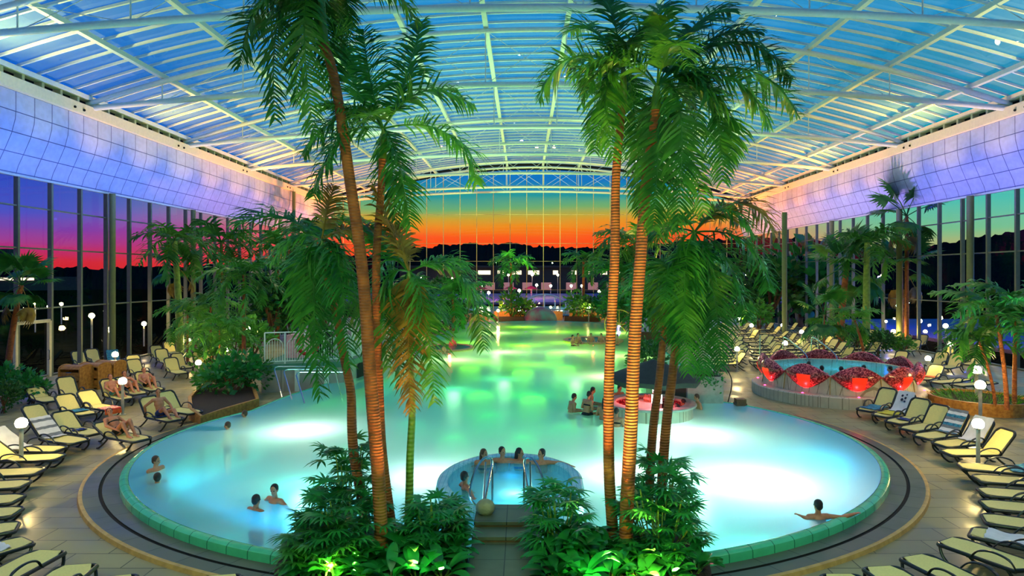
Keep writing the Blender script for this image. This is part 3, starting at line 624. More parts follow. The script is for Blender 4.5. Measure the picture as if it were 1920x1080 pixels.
towel(LD[12], M['white'], 'seat', 'white patterned towel on lower right lounger', x0=.05, x1=.7)
towel(LE[0], M['orange'], 'seat', 'orange towel on lounger behind the whirlpool', x0=-.25, x1=.3)
# ================================================================ LAMPS
def make_lamp(h):
    o = empty('globe_lamp', (0, 0, 0)); b = MB(); b.tube([(0, 0, 0), (0, 0, .03), (0, 0, .031), (0, 0, h-.12)], [.1, .1, .045, .045], 12); b.build('post', M['post'], o)
    b = MB(); b.lathe([(.03, h-.14), (.09, h-.11), (.095, h-.09), (.03, h-.08)], 16); b.build('collar', M['post'], o)
    b = MB(); b.ball((0, 0, h), .13, 14, 10); b.build('globe', M['bulb'], o); return o
lampP = Proto(make_lamp(1.15))
lamps = [((40, 884), 1.12, 'globe lamp on pale post among the left front loungers'), ((230, 778), 1.1, 'globe lamp on post beside the seated man at left'), ((216, 712), 1.1, 'globe lamp behind the timber bins'), ((372, 726), 1.0, 'globe lamp beside the left planter palms'), ((463, 664), 1.5, 'globe lamp in the shrubs left of the terrace'), ((354, 668), .9, 'small globe lamp by far left window loungers'), ((424, 690), .9, 'globe lamp among the palms left of the terrace'),
         ((1834, 884), 1.1, 'globe lamp on pale post among the right front loungers'), ((1838, 800), 1.25, 'globe lamp on post beside the right planter'), ((1831, 765), 1.3, 'globe lamp just behind the right planter lamp'), ((1740, 716), 1.0, 'globe lamp at the right edge of the whirlpool'), ((1782, 686), 1.1, 'globe lamp among the loungers by the right windows'), ((1675, 655), 1.1, 'globe lamp by the green column at right'), ((1503, 656), 1.1, 'globe lamp right of the packed loungers'), ((1467, 636), 1.0, 'globe lamp behind the packed loungers'), ((1472, 684), 1.1, 'globe lamp at the back rim of the whirlpool'), ((1382, 696), 1.05, 'globe lamp on the path left of the whirlpool'), ((1409, 640), 1.1, 'globe lamp at left end of the packed loungers'), ((1386, 622), 1.05, 'globe lamp second from far on the right path'), ((1372, 611), 1.0, 'farthest globe lamp on the right path'),
         ((934, 606), 1.2, 'globe lamp left of the far grotto'), ((1104, 604), 1.4, 'globe lamp in the far planter right of the grotto'), ((683, 640), 1.6, 'globe lamp behind the terrace railing'), ((1661, 624), .9, 'globe lamp low by the far right windows')]
for (px, py), s, lab in lamps:
    g = G(px, py); lampP.put((g.x, g.y, 0), 0, s, lab, 'lamp', 'globe lamps on the pool deck')
# ================================================================ TIMBER BINS
def bin_unit(loc, rz, lab):
    o = empty('towel_bin', loc, rz, lab, 'bin', 'timber towel bins by the left windows')
    for s in (-1, 1):
        b = MB(); prof = [(-.4, 0), (.4, 0), (.4, 1.0)]+[(.4*math.cos(t), 1.0+.2*math.sin(t)) for t in [R(20*k) for k in range(1, 9)]]+[(-.4, 1.0)]
        V = [(s*.52-.03, p[0], p[1]) for p in prof]+[(s*.52+.03, p[0], p[1]) for p in prof]; n = len(prof)
        b.add(V, [tuple(range(n)), tuple(range(2*n-1, n-1, -1))]+[(i, (i+1) % n, n+(i+1) % n, n+i) for i in range(n)]); b.build('side_panel', M['wood'], o, False)
    for z in (.25, .68):
        b = MB()
        for k in range(3): b.box((0, -.34, z+(k-1)*.125), (.98, .025, .115))
        b.build('front_board', M['wood'], o, False)
    b = MB(); b.box((0, .36, .5), (.98, .03, .95)); b.build('back_panel', M['wood'], o, False)
    b = MB(); b.grid([[Vector((x, .36*math.cos(t), 1.0+.17*math.sin(t))) for t in [R(20*k) for k in range(0, 10)]] for x in (-.49, .49)]); b.build('lid', M['wood'], o)
    b = MB(); b.tube([(-.12, -.36, .86), (-.12, -.4, .86), (.12, -.4, .86), (.12, -.36, .86)], .014, 8); b.build('handle', M['steel'], o)
for i, (px, py) in enumerate(((131, 735), (166, 730), (196, 724))):
    g = G(px, py); bin_unit((g.x, g.y+.4, 0), R(-8), f'varnished timber towel bin with arched sides, {ORD[i]} from the left')
# ================================================================ PLANTS
def frond(mb, pts, lmax, n=34, droop=.55, w=.05, r0=.022, seed=0, base=.14, ang=.62, mi=0, fold=.25):
    rg = random.Random(seed); m = len(pts)-1
    mb.tube(pts, [r0*(1-.85*i/m) for i in range(m+1)], 5, True, mi)
    for k in range(n):
        t = base+(1-base)*(k+.5)/n; f = t*m; i = min(m-1, int(f)); p = pts[i].lerp(pts[i+1], f-i); tg = (pts[i+1]-pts[i]).normalized()
        up = Vector((0, 0, 1)); sd = tg.cross(up)
        if sd.length < .25: sd = tg.cross(Vector((.3, 1, .2)))
        sd.normalize(); nv = sd.cross(tg).normalized(); q = (t-base)/(1-base)
        L_ = lmax*(math.sin(pi*(.16+.80*q))**.6)*rg.uniform(.85, 1.1)
        for s in (-1, 1):
            d = (sd*s*math.cos(ang*(.7+.5*q))+tg*math.sin(ang*(.7+.5*q))+nv*(fold*.4+rg.uniform(-.55, .6))+tg*rg.uniform(-.1, .14)).normalized(); a = p.copy(); V = []
            wv = tg*.5+nv*.2
            for j, ww in enumerate((.75, 1.0, .72, .04)):
                wd = d.cross(d.cross(wv)).normalized()*w*ww*.5; V += [a-wd, a+wd]
                a = a+d*L_/3; d = (d+Vector((rg.uniform(-.08, .08), rg.uniform(-.08, .08), -droop*(.6+.6*j)*rg.uniform(.7, 1.2)))).normalized()
            mb.add(V, [(0, 1, 3, 2), (2, 3, 5, 4), (4, 5, 7, 6)], mi)
def fan_leaf(mb, c, d, up, size, n, spread, pet, w=.06, droop=.3, rg=rng, r0=.01):
    d = d.normalized(); sd = d.cross(up).normalized(); hub = c+d*pet
    if pet > .02: mb.tube([c, c.lerp(hub, .5)+up*.04*pet, hub], r0, 4, False)
    nv = sd.cross(d)
    for k in range(n):
        a = spread*((k+.5)/n-.5); e = (d*math.cos(a)+sd*math.sin(a)).normalized(); L_ = size*(1-.25*abs(a)/spread*2)*rg.uniform(.9, 1.1); p = hub.copy(); V = []
        for ww in (.35, 1.0, .8, .05):
            wd = e.cross(nv).normalized()*w*ww*.5; V += [p-wd, p+wd]; p = p+e*L_/3; e = (e+Vector((0, 0, -droop*rg.uniform(.6, 1.3)))).normalized()
        mb.add(V, [(0, 1, 3, 2), (2, 3, 5, 4), (4, 5, 7, 6)])
TRK = [M['trunk'], M['greentrunk'], M['shaft'], M['leafdry']]
def near_palm(label, base_px, trunk, Y, r, fr, shaft_from, m='trunk', zb=.3, extra=5, seed=1, flen=1.9, flower=False, lmat=('leaf', 'leaf2')):
    base = P(*base_px, Y); base.z = zb; o = empty('palm_tree', base, 0, label, 'palm tree', 'tall palms in the front planting beds')
    pts = catmull([base-base]+[P(x, y, Y)-base for x, y in trunk], 6); n = len(pts)-1
    pts = [p+Vector((0, .05*math.sin(i*.5), 0)) for i, p in enumerate(pts)]
    ks = int(n*shaft_from); rr = [r*(1.25-.45*min(1, i/n*1.2)) if i < ks else r*(1.0-.55*(i-ks)/max(1, n-ks)) for i in range(n+1)]
    b = MB(); b.tube(pts[:ks+1], rr[:ks+1], 14); b.build('trunk', M[m], o)
    b = MB(); b.tube([p for p in pts[ks:]], [rr[ks]*1.0]+[rr[i]*1.05 for i in range(ks+1, n+1)], 12); b.build('crownshaft', M['shaft'], o)
    top = pts[-1]; rg = random.Random(seed)
    for i, s in enumerate(fr):
        (cx_, cy_), (tx, ty), dc, dt = s[:4]; mk = s[4] if len(s) > 4 else lmat[i % 3 == 2]; c = P(cx_, cy_, Y+dc)-base; t = P(tx, ty, Y+dt)-base
        cv = bez(top, c*1.0, t, 14); ln = sum((cv[k+1]-cv[k]).length for k in range(14))
        b = MB(); frond(b, cv, min(.66, .29*ln+.12), int(ln*19)+12, .38, .042, .02, seed*31+i); b.build('frond', M[mk], o, False, recalc=False)
    for i in range(extra):
        a = rg.uniform(0, 2*pi); L_ = flen*rg.uniform(.75, 1.05); dv = Vector((math.cos(a)*.8, math.sin(a), 0))
        cv = bez(top, top+dv*L_*.45+Vector((0, 0, L_*rg.uniform(.25, .6))), top+dv*L_*.85+Vector((0, 0, -L_*rg.uniform(.05, .6))), 12)
        b = MB(); frond(b, cv, .55, int(L_*19)+10, .38, .042, .02, seed*77+i); b.build('frond', M[lmat[i % 2]], o, False, recalc=False)
    if flower:
        b = MB(); f0 = pts[ks]
        for s in (-1, 1):
            for k in range(14):
                e = f0+Vector((s*rg.uniform(.15, .5), rg.uniform(-.3, .3), rg.uniform(0, .45))); mid = f0+Vector((s*.2, 0, .12)); b.tube([f0, mid, e], .008, 4)
                for q in range(6): b.ball(e+Vector((rg.uniform(-.1, .1), rg.uniform(-.1, .1), rg.uniform(-.08, .12))), .013, 5, 4)
        b.build('flower_stalk', M['leaf2'], o, False)
    return o
D = 'leafdry'
near_palm('tall leaning palm with orange trunk, leftmost crown, cut by the top edge', (716, 1062), [(706, 850), (690, 640), (672, 450), (650, 290), (622, 130), (607, 75), (600, -20)], 10.85, .095,
    [((470, -70), (450, 125), 0, .2), ((500, -90), (515, 225), -.2, -.3), ((545, -60), (590, 262), -.4, -.6), ((560, -90), (555, 190), .3, .5), ((520, -40), (470, 60), .6, 1.2), ((690, -110), (780, 40), .2, .3), ((650, -90), (655, 60), .7, 1.0), ((590, -40), (625, 175), .5, .6)], .84, 'trunk', .3, 3, 3, 2.0, True)
near_palm('tall slim palm behind the orange leaning trunk, with crown spreading right', (738, 1030), [(722, 900), (712, 760), (706, 600), (708, 450), (714, 350), (718, 300), (718, 240)], 11.5, .075,
    [((688, 150), (682, 55), 0, .2), ((790, 120), (884, 200), 0, 0, 'leaf2'), ((865, 205), (893, 345), -.1, -.2), ((640, 165), (568, 290), 0, .1), ((625, 215), (588, 368), -.2, -.3, 'leaf'), ((650, 150), (640, 95), .4, .6), ((745, 260), (770, 425), -.2, -.2), ((735, 240), (742, 440), .3, .4), ((660, 190), (600, 200), -.4, -.7, 'leaf2'), ((760, 170), (790, 40), .6, 1.3)], .86, 'trunk', .3, 2, 5, 1.6)
near_palm('short dark palm with broad hanging fronds in front of the terrace railing', (690, 1008), [(668, 880), (660, 790), (655, 720), (640, 640), (622, 560), (605, 500), (602, 450)], 12.0, .08,
    [((530, 380), (440, 418), .1, .3), ((575, 470), (600, 745), -.3, -.3), ((560, 440), (570, 650), 0, -.1), ((650, 440), (690, 665), 0, .1), ((640, 430), (655, 690), -.4, -.5), ((660, 400), (745, 470), .2, .3, D), ((590, 470), (620, 700), .2, .1), ((560, 400), (560, 560), .5, .7), ((690, 400), (720, 440), .4, .6, D), ((615, 380), (625, 350), 0, .0, D)], .9, 'trunk', .3, 2, 7, 1.5)
near_palm('green stemmed young palm with browning fronds left of the whirlpool steps', (763, 1030), [(768, 900), (771, 820), (772, 740), (770, 640), (768, 560), (768, 510)], 11.6, .062,
    [((885, 440), (908, 655), 0, .1), ((700, 480), (728, 690), -.1, -.2), ((800, 520), (815, 755), -.3, -.3), ((760, 540), (770, 770), -.2, -.3, D), ((745, 520), (750, 720), .1, .1), ((840, 470), (870, 500), .3, .6), ((735, 430), (700, 350), 0, 0, D), ((755, 440), (735, 420), .1, .3, D), ((700, 440), (690, 430), .4, .8), ((790, 540), (845, 610), .2, .4)], .85, 'greentrunk', .3, 1, 11, 1.3)
near_palm('tall straight palm with dark trunk, left one of the right cluster', (1152, 1030), [(1142, 880), (1141, 760), (1147, 600), (1153, 450), (1156, 320), (1163, 230), (1168, 190), (1168, 130)], 11.4, .085,
    [((1050, 60), (1012, 185), 0, .1), ((1080, 100), (1100, 180), .2, .4), ((1115, 100), (1150, 300), -.2, -.2), ((1130, 130), (1115, 285), .1, .1), ((1195, 150), (1190, 300), .2, .2), ((1110, 20), (1070, 60), .4, .9), ((1150, 20), (1140, 0), 0, .3), ((1230, -10), (1260, 20), .2, .4), ((1200, 20), (1250, 60), -.2, -.4)], .87, 'trunk', .3, 3, 13, 1.7, True)
near_palm('tall stout palm with green lower trunk and the fullest crown, right cluster', (1173, 1060), [(1178, 900), (1186, 720), (1197, 540), (1207, 390), (1219, 290), (1229, 210), (1233, 160)], 10.9, .1,
    [((1390, 0), (1485, 150), 0, .1), ((1420, 70), (1495, 215), .2, .3), ((1390, 90), (1440, 235), -.2, -.3), ((1350, 70), (1355, 340), -.3, -.4), ((1300, 120), (1270, 420), -.5, -.6), ((1390, 130), (1370, 300), -.3, -.2), ((1240, 240), (1225, 430), -.2, -.3), ((1150, 70), (1075, 145), -.2, -.3, 'leaf2'), ((1240, 40), (1235, 30), -.2, -.5, 'leaf2'), ((1300, 10), (1370, 20), .3, .5), ((1300, 60), (1310, 250), .4, .6), ((1270, 130), (1320, 400), .1, .1), ((1330, 40), (1420, 60), .1, .1), ((1215, 220), (1200, 400), .3, .4)], .88, 'trunk', .3, 3, 17, 2.0)
near_palm('short palm with feathery crown behind the right cluster bushes', (1216, 900), [(1225, 800), (1238, 690), (1250, 590), (1262, 520)], 12.4, .075,
    [((1230, 480), (1238, 640), 0, 0), ((1290, 470), (1300, 650), -.2, -.2), ((1230, 440), (1215, 560), .3, .4), ((1300, 430), (1380, 520), .3, .4)], .9, 'trunk', .5, 3, 19, 1.3)
near_palm('short palm with long arching yellow green fronds over the pool bar', (1238, 910), [(1250, 790), (1262, 690), (1278, 590), (1295, 500), (1303, 435)], 12.2, .08,
    [((1400, 320), (1455, 445), 0, .2, D), ((1430, 420), (1440, 545), 0, .1), ((1270, 470), (1290, 700), -.4, -.4), ((1340, 480), (1352, 690), -.3, -.3), ((1370, 450), (1400, 600), .1, .1), ((1260, 440), (1245, 610), 0, 0), ((1240, 410), (1200, 470), .3, .5), ((1310, 500), (1320, 710), -.1, 0), ((1350, 380), (1385, 420), .4, .6, D), ((1300, 480), (1265, 640), -.2, -.3)], .9, 'trunk', .5, 2, 23, 1.5)
# ---------------------------------------------------------------- library fronds and generic palms
FL = {}
def lib(key, fn, m):
    b = MB(); fn(b); me_o = b.build('frond', M[m], None, False, recalc=False); me = me_o.data; bpy.data.objects.remove(me_o); FL[key] = me
for i, (e, dz) in enumerate(((1.15, .25), (.75, -.05), (.35, -.5), (-.1, -.85))):
    for mk in ('leaf', 'leaf2'):
        lib(('f', i, mk), lambda b, e=e, dz=dz, i=i: frond(b, bez((0, 0, 0), (.55*math.cos(e), 0, .55*math.sin(e)), (.95 if i < 3 else .45, 0, dz), 10), .36, 20, .5, .05, .016, 100+i), mk)
for i, (sp, dr) in enumerate(((4.2, .3), (3.6, .55))):
    lib(('fan', i, 'leaf'), lambda b, sp=sp, dr=dr: fan_leaf(b, Vector((0, 0, 0)), Vector((1, 0, .35 if dr < .4 else -.1)), Vector((0, 0, 1)), .62, 26, sp, .7, .085, dr, random.Random(5), .014), 'leaf')
    lib(('fan', i, 'leafdry'), lambda b, sp=sp, dr=dr: fan_leaf(b, Vector((0, 0, 0)), Vector((1, 0, -.5)), Vector((0, 0, 1)), .6, 22, sp*.8, .7, .085, .8, random.Random(6), .014), 'leafdry')
def palm(base, h, label, s=2.0, n=11, lean=(0, 0), r=.12, kind='f', m='trunk', lm=('leaf', 'leaf2'), seed=0, group='palms around the hall'):
    rg = random.Random(seed+int(base[0]*10)+int(base[1]*7)); o = empty('fan_palm' if kind == 'fan' else 'palm_tree', base, 0, label, 'palm tree', group); lx, ly = lean
    pts = [Vector((lx*t**1.6, ly*t, h*t)) for t in [i/10 for i in range(11)]]
    if h > .3: b = MB(); b.tube(pts, [r*(1.2-.4*i/10) for i in range(11)], 10); b.build('trunk', M[m], o)
    top = pts[-1]
    for i in range(n):
        q = i/n; a = i*2.39996+rg.uniform(-.3, .3)
        if kind == 'fan': key = ('fan', 0 if q < .6 else 1, 'leaf' if q < .8 else lm[1]); pitch = R(-55+105*q)
        else: key = ('f', min(3, int(q*4)), lm[rg.random() < .4]); pitch = rg.uniform(-.1, .1)
        f = bpy.data.objects.new('frond', FL[key]); OL.link(f); f.parent = o; f.location = top; f.scale = (s*rg.uniform(.85, 1.1),)*3; f.rotation_euler = (rg.uniform(-.15, .15), pitch, a)
    return o
def at(px, py, Y): return P(px, py, Y)
def palm_px(px, crown_y, Y, label, **k):
    c = P(px, crown_y, Y); zb = k.pop('zb', 0.0); bx = k.pop('bx', px); bp = P(bx, crown_y, Y)
    return palm((bp.x, Y, zb), c.z-zb, label, lean=(c.x-bp.x, 0), **k)
palm_px(327, 452, 41, 'palm with green trunk and upswept crown before the left windows', s=2.9, n=12, bx=338, r=.2, m='greentrunk', lm=('leaf', 'leaf2'))
palm_px(333, 500, 43.5, 'drooping fan palm behind the left wall palm', s=1.8, n=10, kind='fan', lm=('leaf', 'leafdry'))
palm_px(458, 515, 34, 'slim palm with bright arching crown left of the terrace', s=2.5, n=13, r=.1, bx=457)
palm_px(600, 445, 60, 'large feathery palm far behind the left hanging fronds', s=5, n=14, r=.2)
palm_px(520, 470, 52, 'brownish palm behind the left terrace shrubs', s=3.6, n=12, r=.16, lm=('leafdry', 'leaf') if False else ('leaf', 'leaf'))
palm_px(415, 455, 48, 'spreading palm by the left windows, next to the slim palm', s=3.4, n=12, r=.14)
palm_px(1626, 455, 44, 'palm with bright green trunk and upright crown at right', s=3.0, n=12, bx=1624, r=.24, m='greentrunk')
palm_px(1700, 405, 45.5, 'dark fan palm with torn top by the right column', s=2.6, n=11, kind='fan', lm=('leaf', 'leafdry'), r=.14)
palm_px(1588, 500, 46, 'broad fan palm left of the bright green trunk', s=2.7, n=12, kind='fan', lm=('leaf', 'leaf'), r=.24, bx=1575)
palm_px(1690, 500, 47, 'fan palm with hanging skirts right of the bright green trunk', s=2.5, n=12, kind='fan', lm=('leaf', 'leafdry'), r=.15)
palm_px(1545, 590, 36.5, 'young bright fan palm behind the whirlpool', s=1.7, n=10, r=.06, kind='fan', lm=('leaf', 'leaf'))
palm_px(1602, 600, 37.5, 'leaning young palm behind the whirlpool', s=1.8, n=9, r=.08, bx=1622, lm=('leaf2', 'leaf2'))
palm_px(1868, 590, 23.0, 'tallest stem of the palm clump in the right planter', s=2.1, n=12, r=.07, bx=1888, zb=.4)
palm_px(1905, 570, 24.0, 'back stem of the palm clump in the right planter', s=2.2, n=12, r=.07, bx=1902, zb=.4)
palm_px(1835, 640, 23.6, 'small leaning stem of the palm clump in the right planter', s=1.5, n=9, r=.05, bx=1866, zb=.4)
palm_px(958, 492, 76, 'slim palm in front of the far glass wall, left of the arch bridge', s=3.1, n=12, r=.16)
palm_px(1094, 490, 76, 'slim palm in front of the far glass wall, right of the arch bridge', s=3.1, n=12, r=.16)
palm_px(1190, 455, 66, 'tall dark palm behind the right trunks', s=5, n=13, r=.2)
palm_px(1168, 520, 62, 'shorter palm behind the right trunks', s=4, n=12, r=.2)
palm_px(850, 560, 58, 'low feathery palm left of the far pool', s=4, n=13, r=.15)
palm_px(795, 545, 62, 'low palm behind the left young palm', s=4, n=12, r=.15)
palm_px(412, 618, 31, 'small areca palm by the left path', s=1.9, n=11, r=.05, lm=('leaf2', 'leaf2'))
palm_px(395, 575, 36, 'areca palm with slim stem by the left windows', s=2.2, n=10, r=.06, lm=('leaf2', 'leaf'))
palm_px(352, 590, 39, 'pale arching palm beside the left wall palm trunk', s=2.0, n=9, r=.07, lm=('leaf2', 'leaf2'))
palm_px(40, 535, 28.5, 'brownish fan palm at the left edge', s=1.5, n=14, r=.12, kind='fan', lm=('leaf', 'leafdry'), bx=12)
palm_px(1225, 560, 50, 'green palm behind the pool bar', s=3.5, n=12, r=.15)
# ---------------------------------------------------------------- bushes
def leafblob(mb, c, r, n, size, rg):
    for k in range(n):
        v = Vector((rg.gauss(0, 1), rg.gauss(0, 1), rg.gauss(0, 1))).normalized(); q = rg.uniform(.55, 1.08)
        v = Vector((v.x, v.y, abs(v.z) if rg.random() < .7 else v.z*.6)); p = Vector(c)+Vector((v.x*r[0]*q, v.y*r[1]*q, v.z*r[2]*q))
        d = (v+Vector((rg.uniform(-.7, .7), rg.uniform(-.7, .7), rg.uniform(-.7, .4)))).normalized(); s = d.orthogonal().normalized(); s = (s*math.cos(k)+d.cross(s)*math.sin(k)); z = size*rg.uniform(.7, 1.3)
        mb.add([p, p+d*z*.5+s*z*.26, p+d*z, p+d*z*.5-s*z*.26], [(0, 1, 2, 3)])
def make_bush(seed, m, n=520, size=.13):
    rg = random.Random(seed); o = empty('shrub', (0, 0, 0)); b = MB()
    for k in range(4): leafblob(b, (rg.uniform(-.25, .25), rg.uniform(-.25, .25), .5+rg.uniform(-.1, .15)), (.42, .42, .5), n//4, size, rg)
    b.build('foliage', M[m], o, False, recalc=False); b = MB()
    for k in range(5): b.tube([(rg.uniform(-.08, .08), rg.uniform(-.08, .08), 0), (rg.uniform(-.3, .3), rg.uniform(-.3, .3), .6)], .02, 5)
    b.build('stem', M['darkwood'], o); return o
BP = [Proto(make_bush(31, 'bush', 700)), Proto(make_bush(32, 'broad', 420, .2)), Proto(make_bush(33, 'leaf2', 420, .17))]
def bush(px, py, s, k, label, z=0.0, group='shrubs around the hall'):
    g = G(px, py, z); return BP[k].put((g.x, g.y, z), rng.uniform(0, 6), s, label, 'shrub', group)
for px, py, s, k, lab in ((20, 752, 1.3, 1, 'low dark shrub at the left edge behind the loungers'), (62, 757, 1.15, 1, 'low dark shrub between the left loungers'), (5, 775, 1.1, 0, 'low shrub cut by the left edge'),
    (395, 745, 1.2, 2, 'bright shrub at the path end of the left planter'), (432, 750, 1.7, 1, 'dark shrub in the middle of the left planter'), (465, 738, 1.5, 0, 'shrub by the terrace end of the left planter'),
    (402, 695, 1.7, 2, 'leafy shrub beside the left window loungers'), (385, 660, 2.0, 0, 'shrub under the areca palms at left'), (440, 672, 2.0, 2, 'bright shrub under the terrace globe lamp'), (475, 668, 2.2, 2, 'bright shrub beside the terrace post'),
    (505, 640, 4.6, 0, 'big dark shrub behind the terrace left end'), (550, 635, 4.4, 1, 'big dark shrub behind the terrace middle'), (610, 628, 4.2, 0, 'dark shrub behind the terrace, by the hanging fronds'),
    (840, 612, 2.8, 0, 'round dark hedge shrub left of the far pool'), (868, 608, 2.6, 0, 'round dark hedge shrub nearest the far planter'), (815, 618, 2.4, 2, 'lit shrub by the far left loungers'),
    (960, 602, 3.2, 2, 'lit bush in the far planter left of the grotto'), (985, 600, 2.2, 0, 'small bush beside the far planter wall'), (1085, 601, 3.0, 2, 'lit bush in the far planter right of the grotto'), (1110, 603, 2.8, 0, 'bush behind the far globe lamp'), (1140, 606, 3.2, 1, 'dark bush at the right end of the far pool'),
    (1210, 716, 1.9, 0, 'tall reddish bush behind the bar umbrella'), (1180, 622, 3.5, 0, 'shrub by the water wheel'), (1240, 640, 3.5, 1, 'shrub behind the right pool bank'), (1290, 640, 3.4, 0, 'shrub right of the pool bank'),
    (1395, 612, 4.4, 0, 'tall dark shrub behind the far right path'), (1440, 615, 7.0, 0, 'big dark tree like shrub left of the green mast'), (1500, 612, 7.5, 1, 'big dark tree like shrub right of the green mast'), (1545, 618, 5.5, 0, 'dark shrub behind the packed loungers'), (1425, 622, 2.6, 2, 'bright climbing shrub by the far right path'),
    (1560, 652, 1.9, 2, 'bright shrub behind the whirlpool, left'), (1605, 660, 1.7, 0, 'shrub behind the whirlpool, middle'), (1645, 668, 1.6, 0, 'shrub behind the whirlpool, right'), (1690, 668, 1.3, 2, 'low shrub by the green column')):
    bush(px, py, s, k, lab)
# ---------------------------------------------------------------- front planting beds
def bed(nm, x0, x1, y0, y1, lab):
    b = MB(); rows = []; rg = random.Random(int(x0*10))
    for k, (q, z) in enumerate(((1.0, -.02), (1.0, .3), (.97, .43), (.85, .46), (.45, .52), (0.02, .54))):
        rows.append([Vector(((x0+x1)/2+(x1-x0)/2*q*(abs(math.cos(t))**.7)*(1 if math.cos(t) > 0 else -1), (y0+y1)/2+(y1-y0)/2*q*(abs(math.sin(t))**.7)*(1 if math.sin(t) > 0 else -1), z+(rg.uniform(-.03, .03) if k > 2 else 0))) for t in [2*pi*i/40 for i in range(40)]])
    b.grid(rows, 0, None, True); o = b.build(nm, M['soil']); tag(o, lab, 'planting bed', 'front planting beds')
bed('planting_bed', -4.2, -.98, 10.0, 12.15, 'dark soil bed under the left palm cluster, left of the steps'); bed('planting_bed', .22, 3.15, 10.0, 12.15, 'dark soil bed under the right palm cluster, right of the steps')
def rhapis(px, pyb, Y, w, h, n, seed, label):
    c = P(px, pyb, Y); c.z = .42; rg = random.Random(seed); o = empty('lady_palm', c, 0, label, 'shrub', 'lady palm bushes in the front beds'); b = MB(); s = MB()
    for k in range(n):
        a = rg.uniform(0, 2*pi); q = math.sqrt(rg.random()); z = h*(rg.uniform(.12, 1.0))*(1-.35*q*q); p = Vector((w*.42*q*math.cos(a), w*.42*q*math.sin(a), z))
        d = Vector((math.cos(a)*(.4+q), math.sin(a)*(.4+q), rg.uniform(-.1, .9)))+Vector((rg.uniform(-.5, .5), rg.uniform(-.5, .5), 0))
        fan_leaf(b, p, d, Vector((0, 0, 1)), rg.uniform(.26, .38), rg.choice((7, 8, 9)), 3.6, rg.uniform(.1, .24), .05, .3, rg, .006)
        if k % 5 == 0: s.tube([(p.x*.4, p.y*.4, 0), p], .014, 5)
    b.build('foliage', M['broad' if seed % 2 else 'leaf'], o, False, recalc=False); s.build('cane', M['greentrunk'], o); return o
rhapis(640, 1060, 11.0, 1.5, 1.15, 130, 1, 'largest lady palm bush at the left end of the left bed')
rhapis(655, 1040, 12.0, 1.1, 1.75, 80, 2, 'taller lady palm bush behind the left leaning trunk')
rhapis(605, 1075, 10.5, 1.0, .75, 60, 4, 'low lady palm at the lower left of the left bed')
rhapis(815, 1060, 11.2, .8, .98, 100, 3, 'lady palm bush left of the whirlpool steps')
rhapis(1048, 1060, 11.2, .8, 1.25, 90, 5, 'lady palm bush right of the whirlpool steps')
rhapis(1238, 1060, 11.0, 1.35, 1.35, 140, 7, 'lady palm bush at the right end of the right bed')
rhapis(1240, 1030, 12.0, 1.0, 1.6, 70, 9, 'taller lady palm bush behind the two short right trunks')
def make_rosette(seed):
    rg = random.Random(seed); o = empty('broad_leaf_plant', (0, 0, 0)); b = MB(); s = MB()
    for k in range(16):
        a = k*2.4+rg.uniform(-.3, .3); e = rg.uniform(.3, 1.1); L_ = rg.uniform(.28, .42); d = Vector((math.cos(a)*math.cos(e), math.sin(a)*math.cos(e), math.sin(e))); p = d*.14; s.tube([(0, 0, 0), p], .006, 4); sd = Vector((-math.sin(a), math.cos(a), 0)); V = []
        for j in range(6):
            w_ = .075*math.sin(pi*(j+.35)/5.7); V += [p-sd*w_+Vector((0, 0, .02)), p.copy(), p+sd*w_+Vector((0, 0, .02))]; p = p+d*L_/5; d = (d+Vector((0, 0, -.28))).normalized()
        b.add(V, [f for j in range(5) for f in ((j*3, j*3+1, j*3+4, j*3+3), (j*3+1, j*3+2, j*3+5, j*3+4))])
    b.build('leaves', M['broad'], o, True, 80, recalc=False); s.build('stem', M['greentrunk'], o); return o
RP = [Proto(make_rosette(k)) for k in (1, 2)]
spots = [(-2.3, 10.6), (-1.9, 10.75), (-1.5, 10.6), (-1.2, 10.9), (-2.0, 11.2), (-1.6, 11.3), (-2.75, 10.35), (-3.3, 10.3), (.5, 10.6), (.85, 10.8), (1.2, 10.6), (1.5, 10.9), (1.1, 11.3), (.7, 11.4), (1.9, 10.45), (2.3, 10.4)]
foot = [(-3.5, 10.35), (-3.0, 10.1), (-2.5, 10.05), (-2.1, 10.05), (-1.7, 10.1), (-1.3, 10.2), (.5, 10.15), (.9, 10.08), (1.35, 10.05), (1.8, 10.05), (2.3, 10.1), (2.75, 10.3)]
for i, (x, y) in enumerate(foot): RP[i % 2].put((x, y, .36), rng.uniform(0, 6), 1.25, f'broad leaf plant in the front fringe of the {"left" if x < 0 else "right"} bed, {ORD[i % 6]} from the left', 'plant', 'broad leaf plants in the front beds')
for i, (x, y) in enumerate(spots):
    RP[i % 2].put((x, y, .44), rng.uniform(0, 6), rng.uniform(1.1, 1.5), f'broad leaf plant at the foot of the {"left" if x < 0 else "right"} palm cluster, {ORD[i if i < 8 else i-8]} of eight', 'plant', 'broad leaf plants in the front beds')
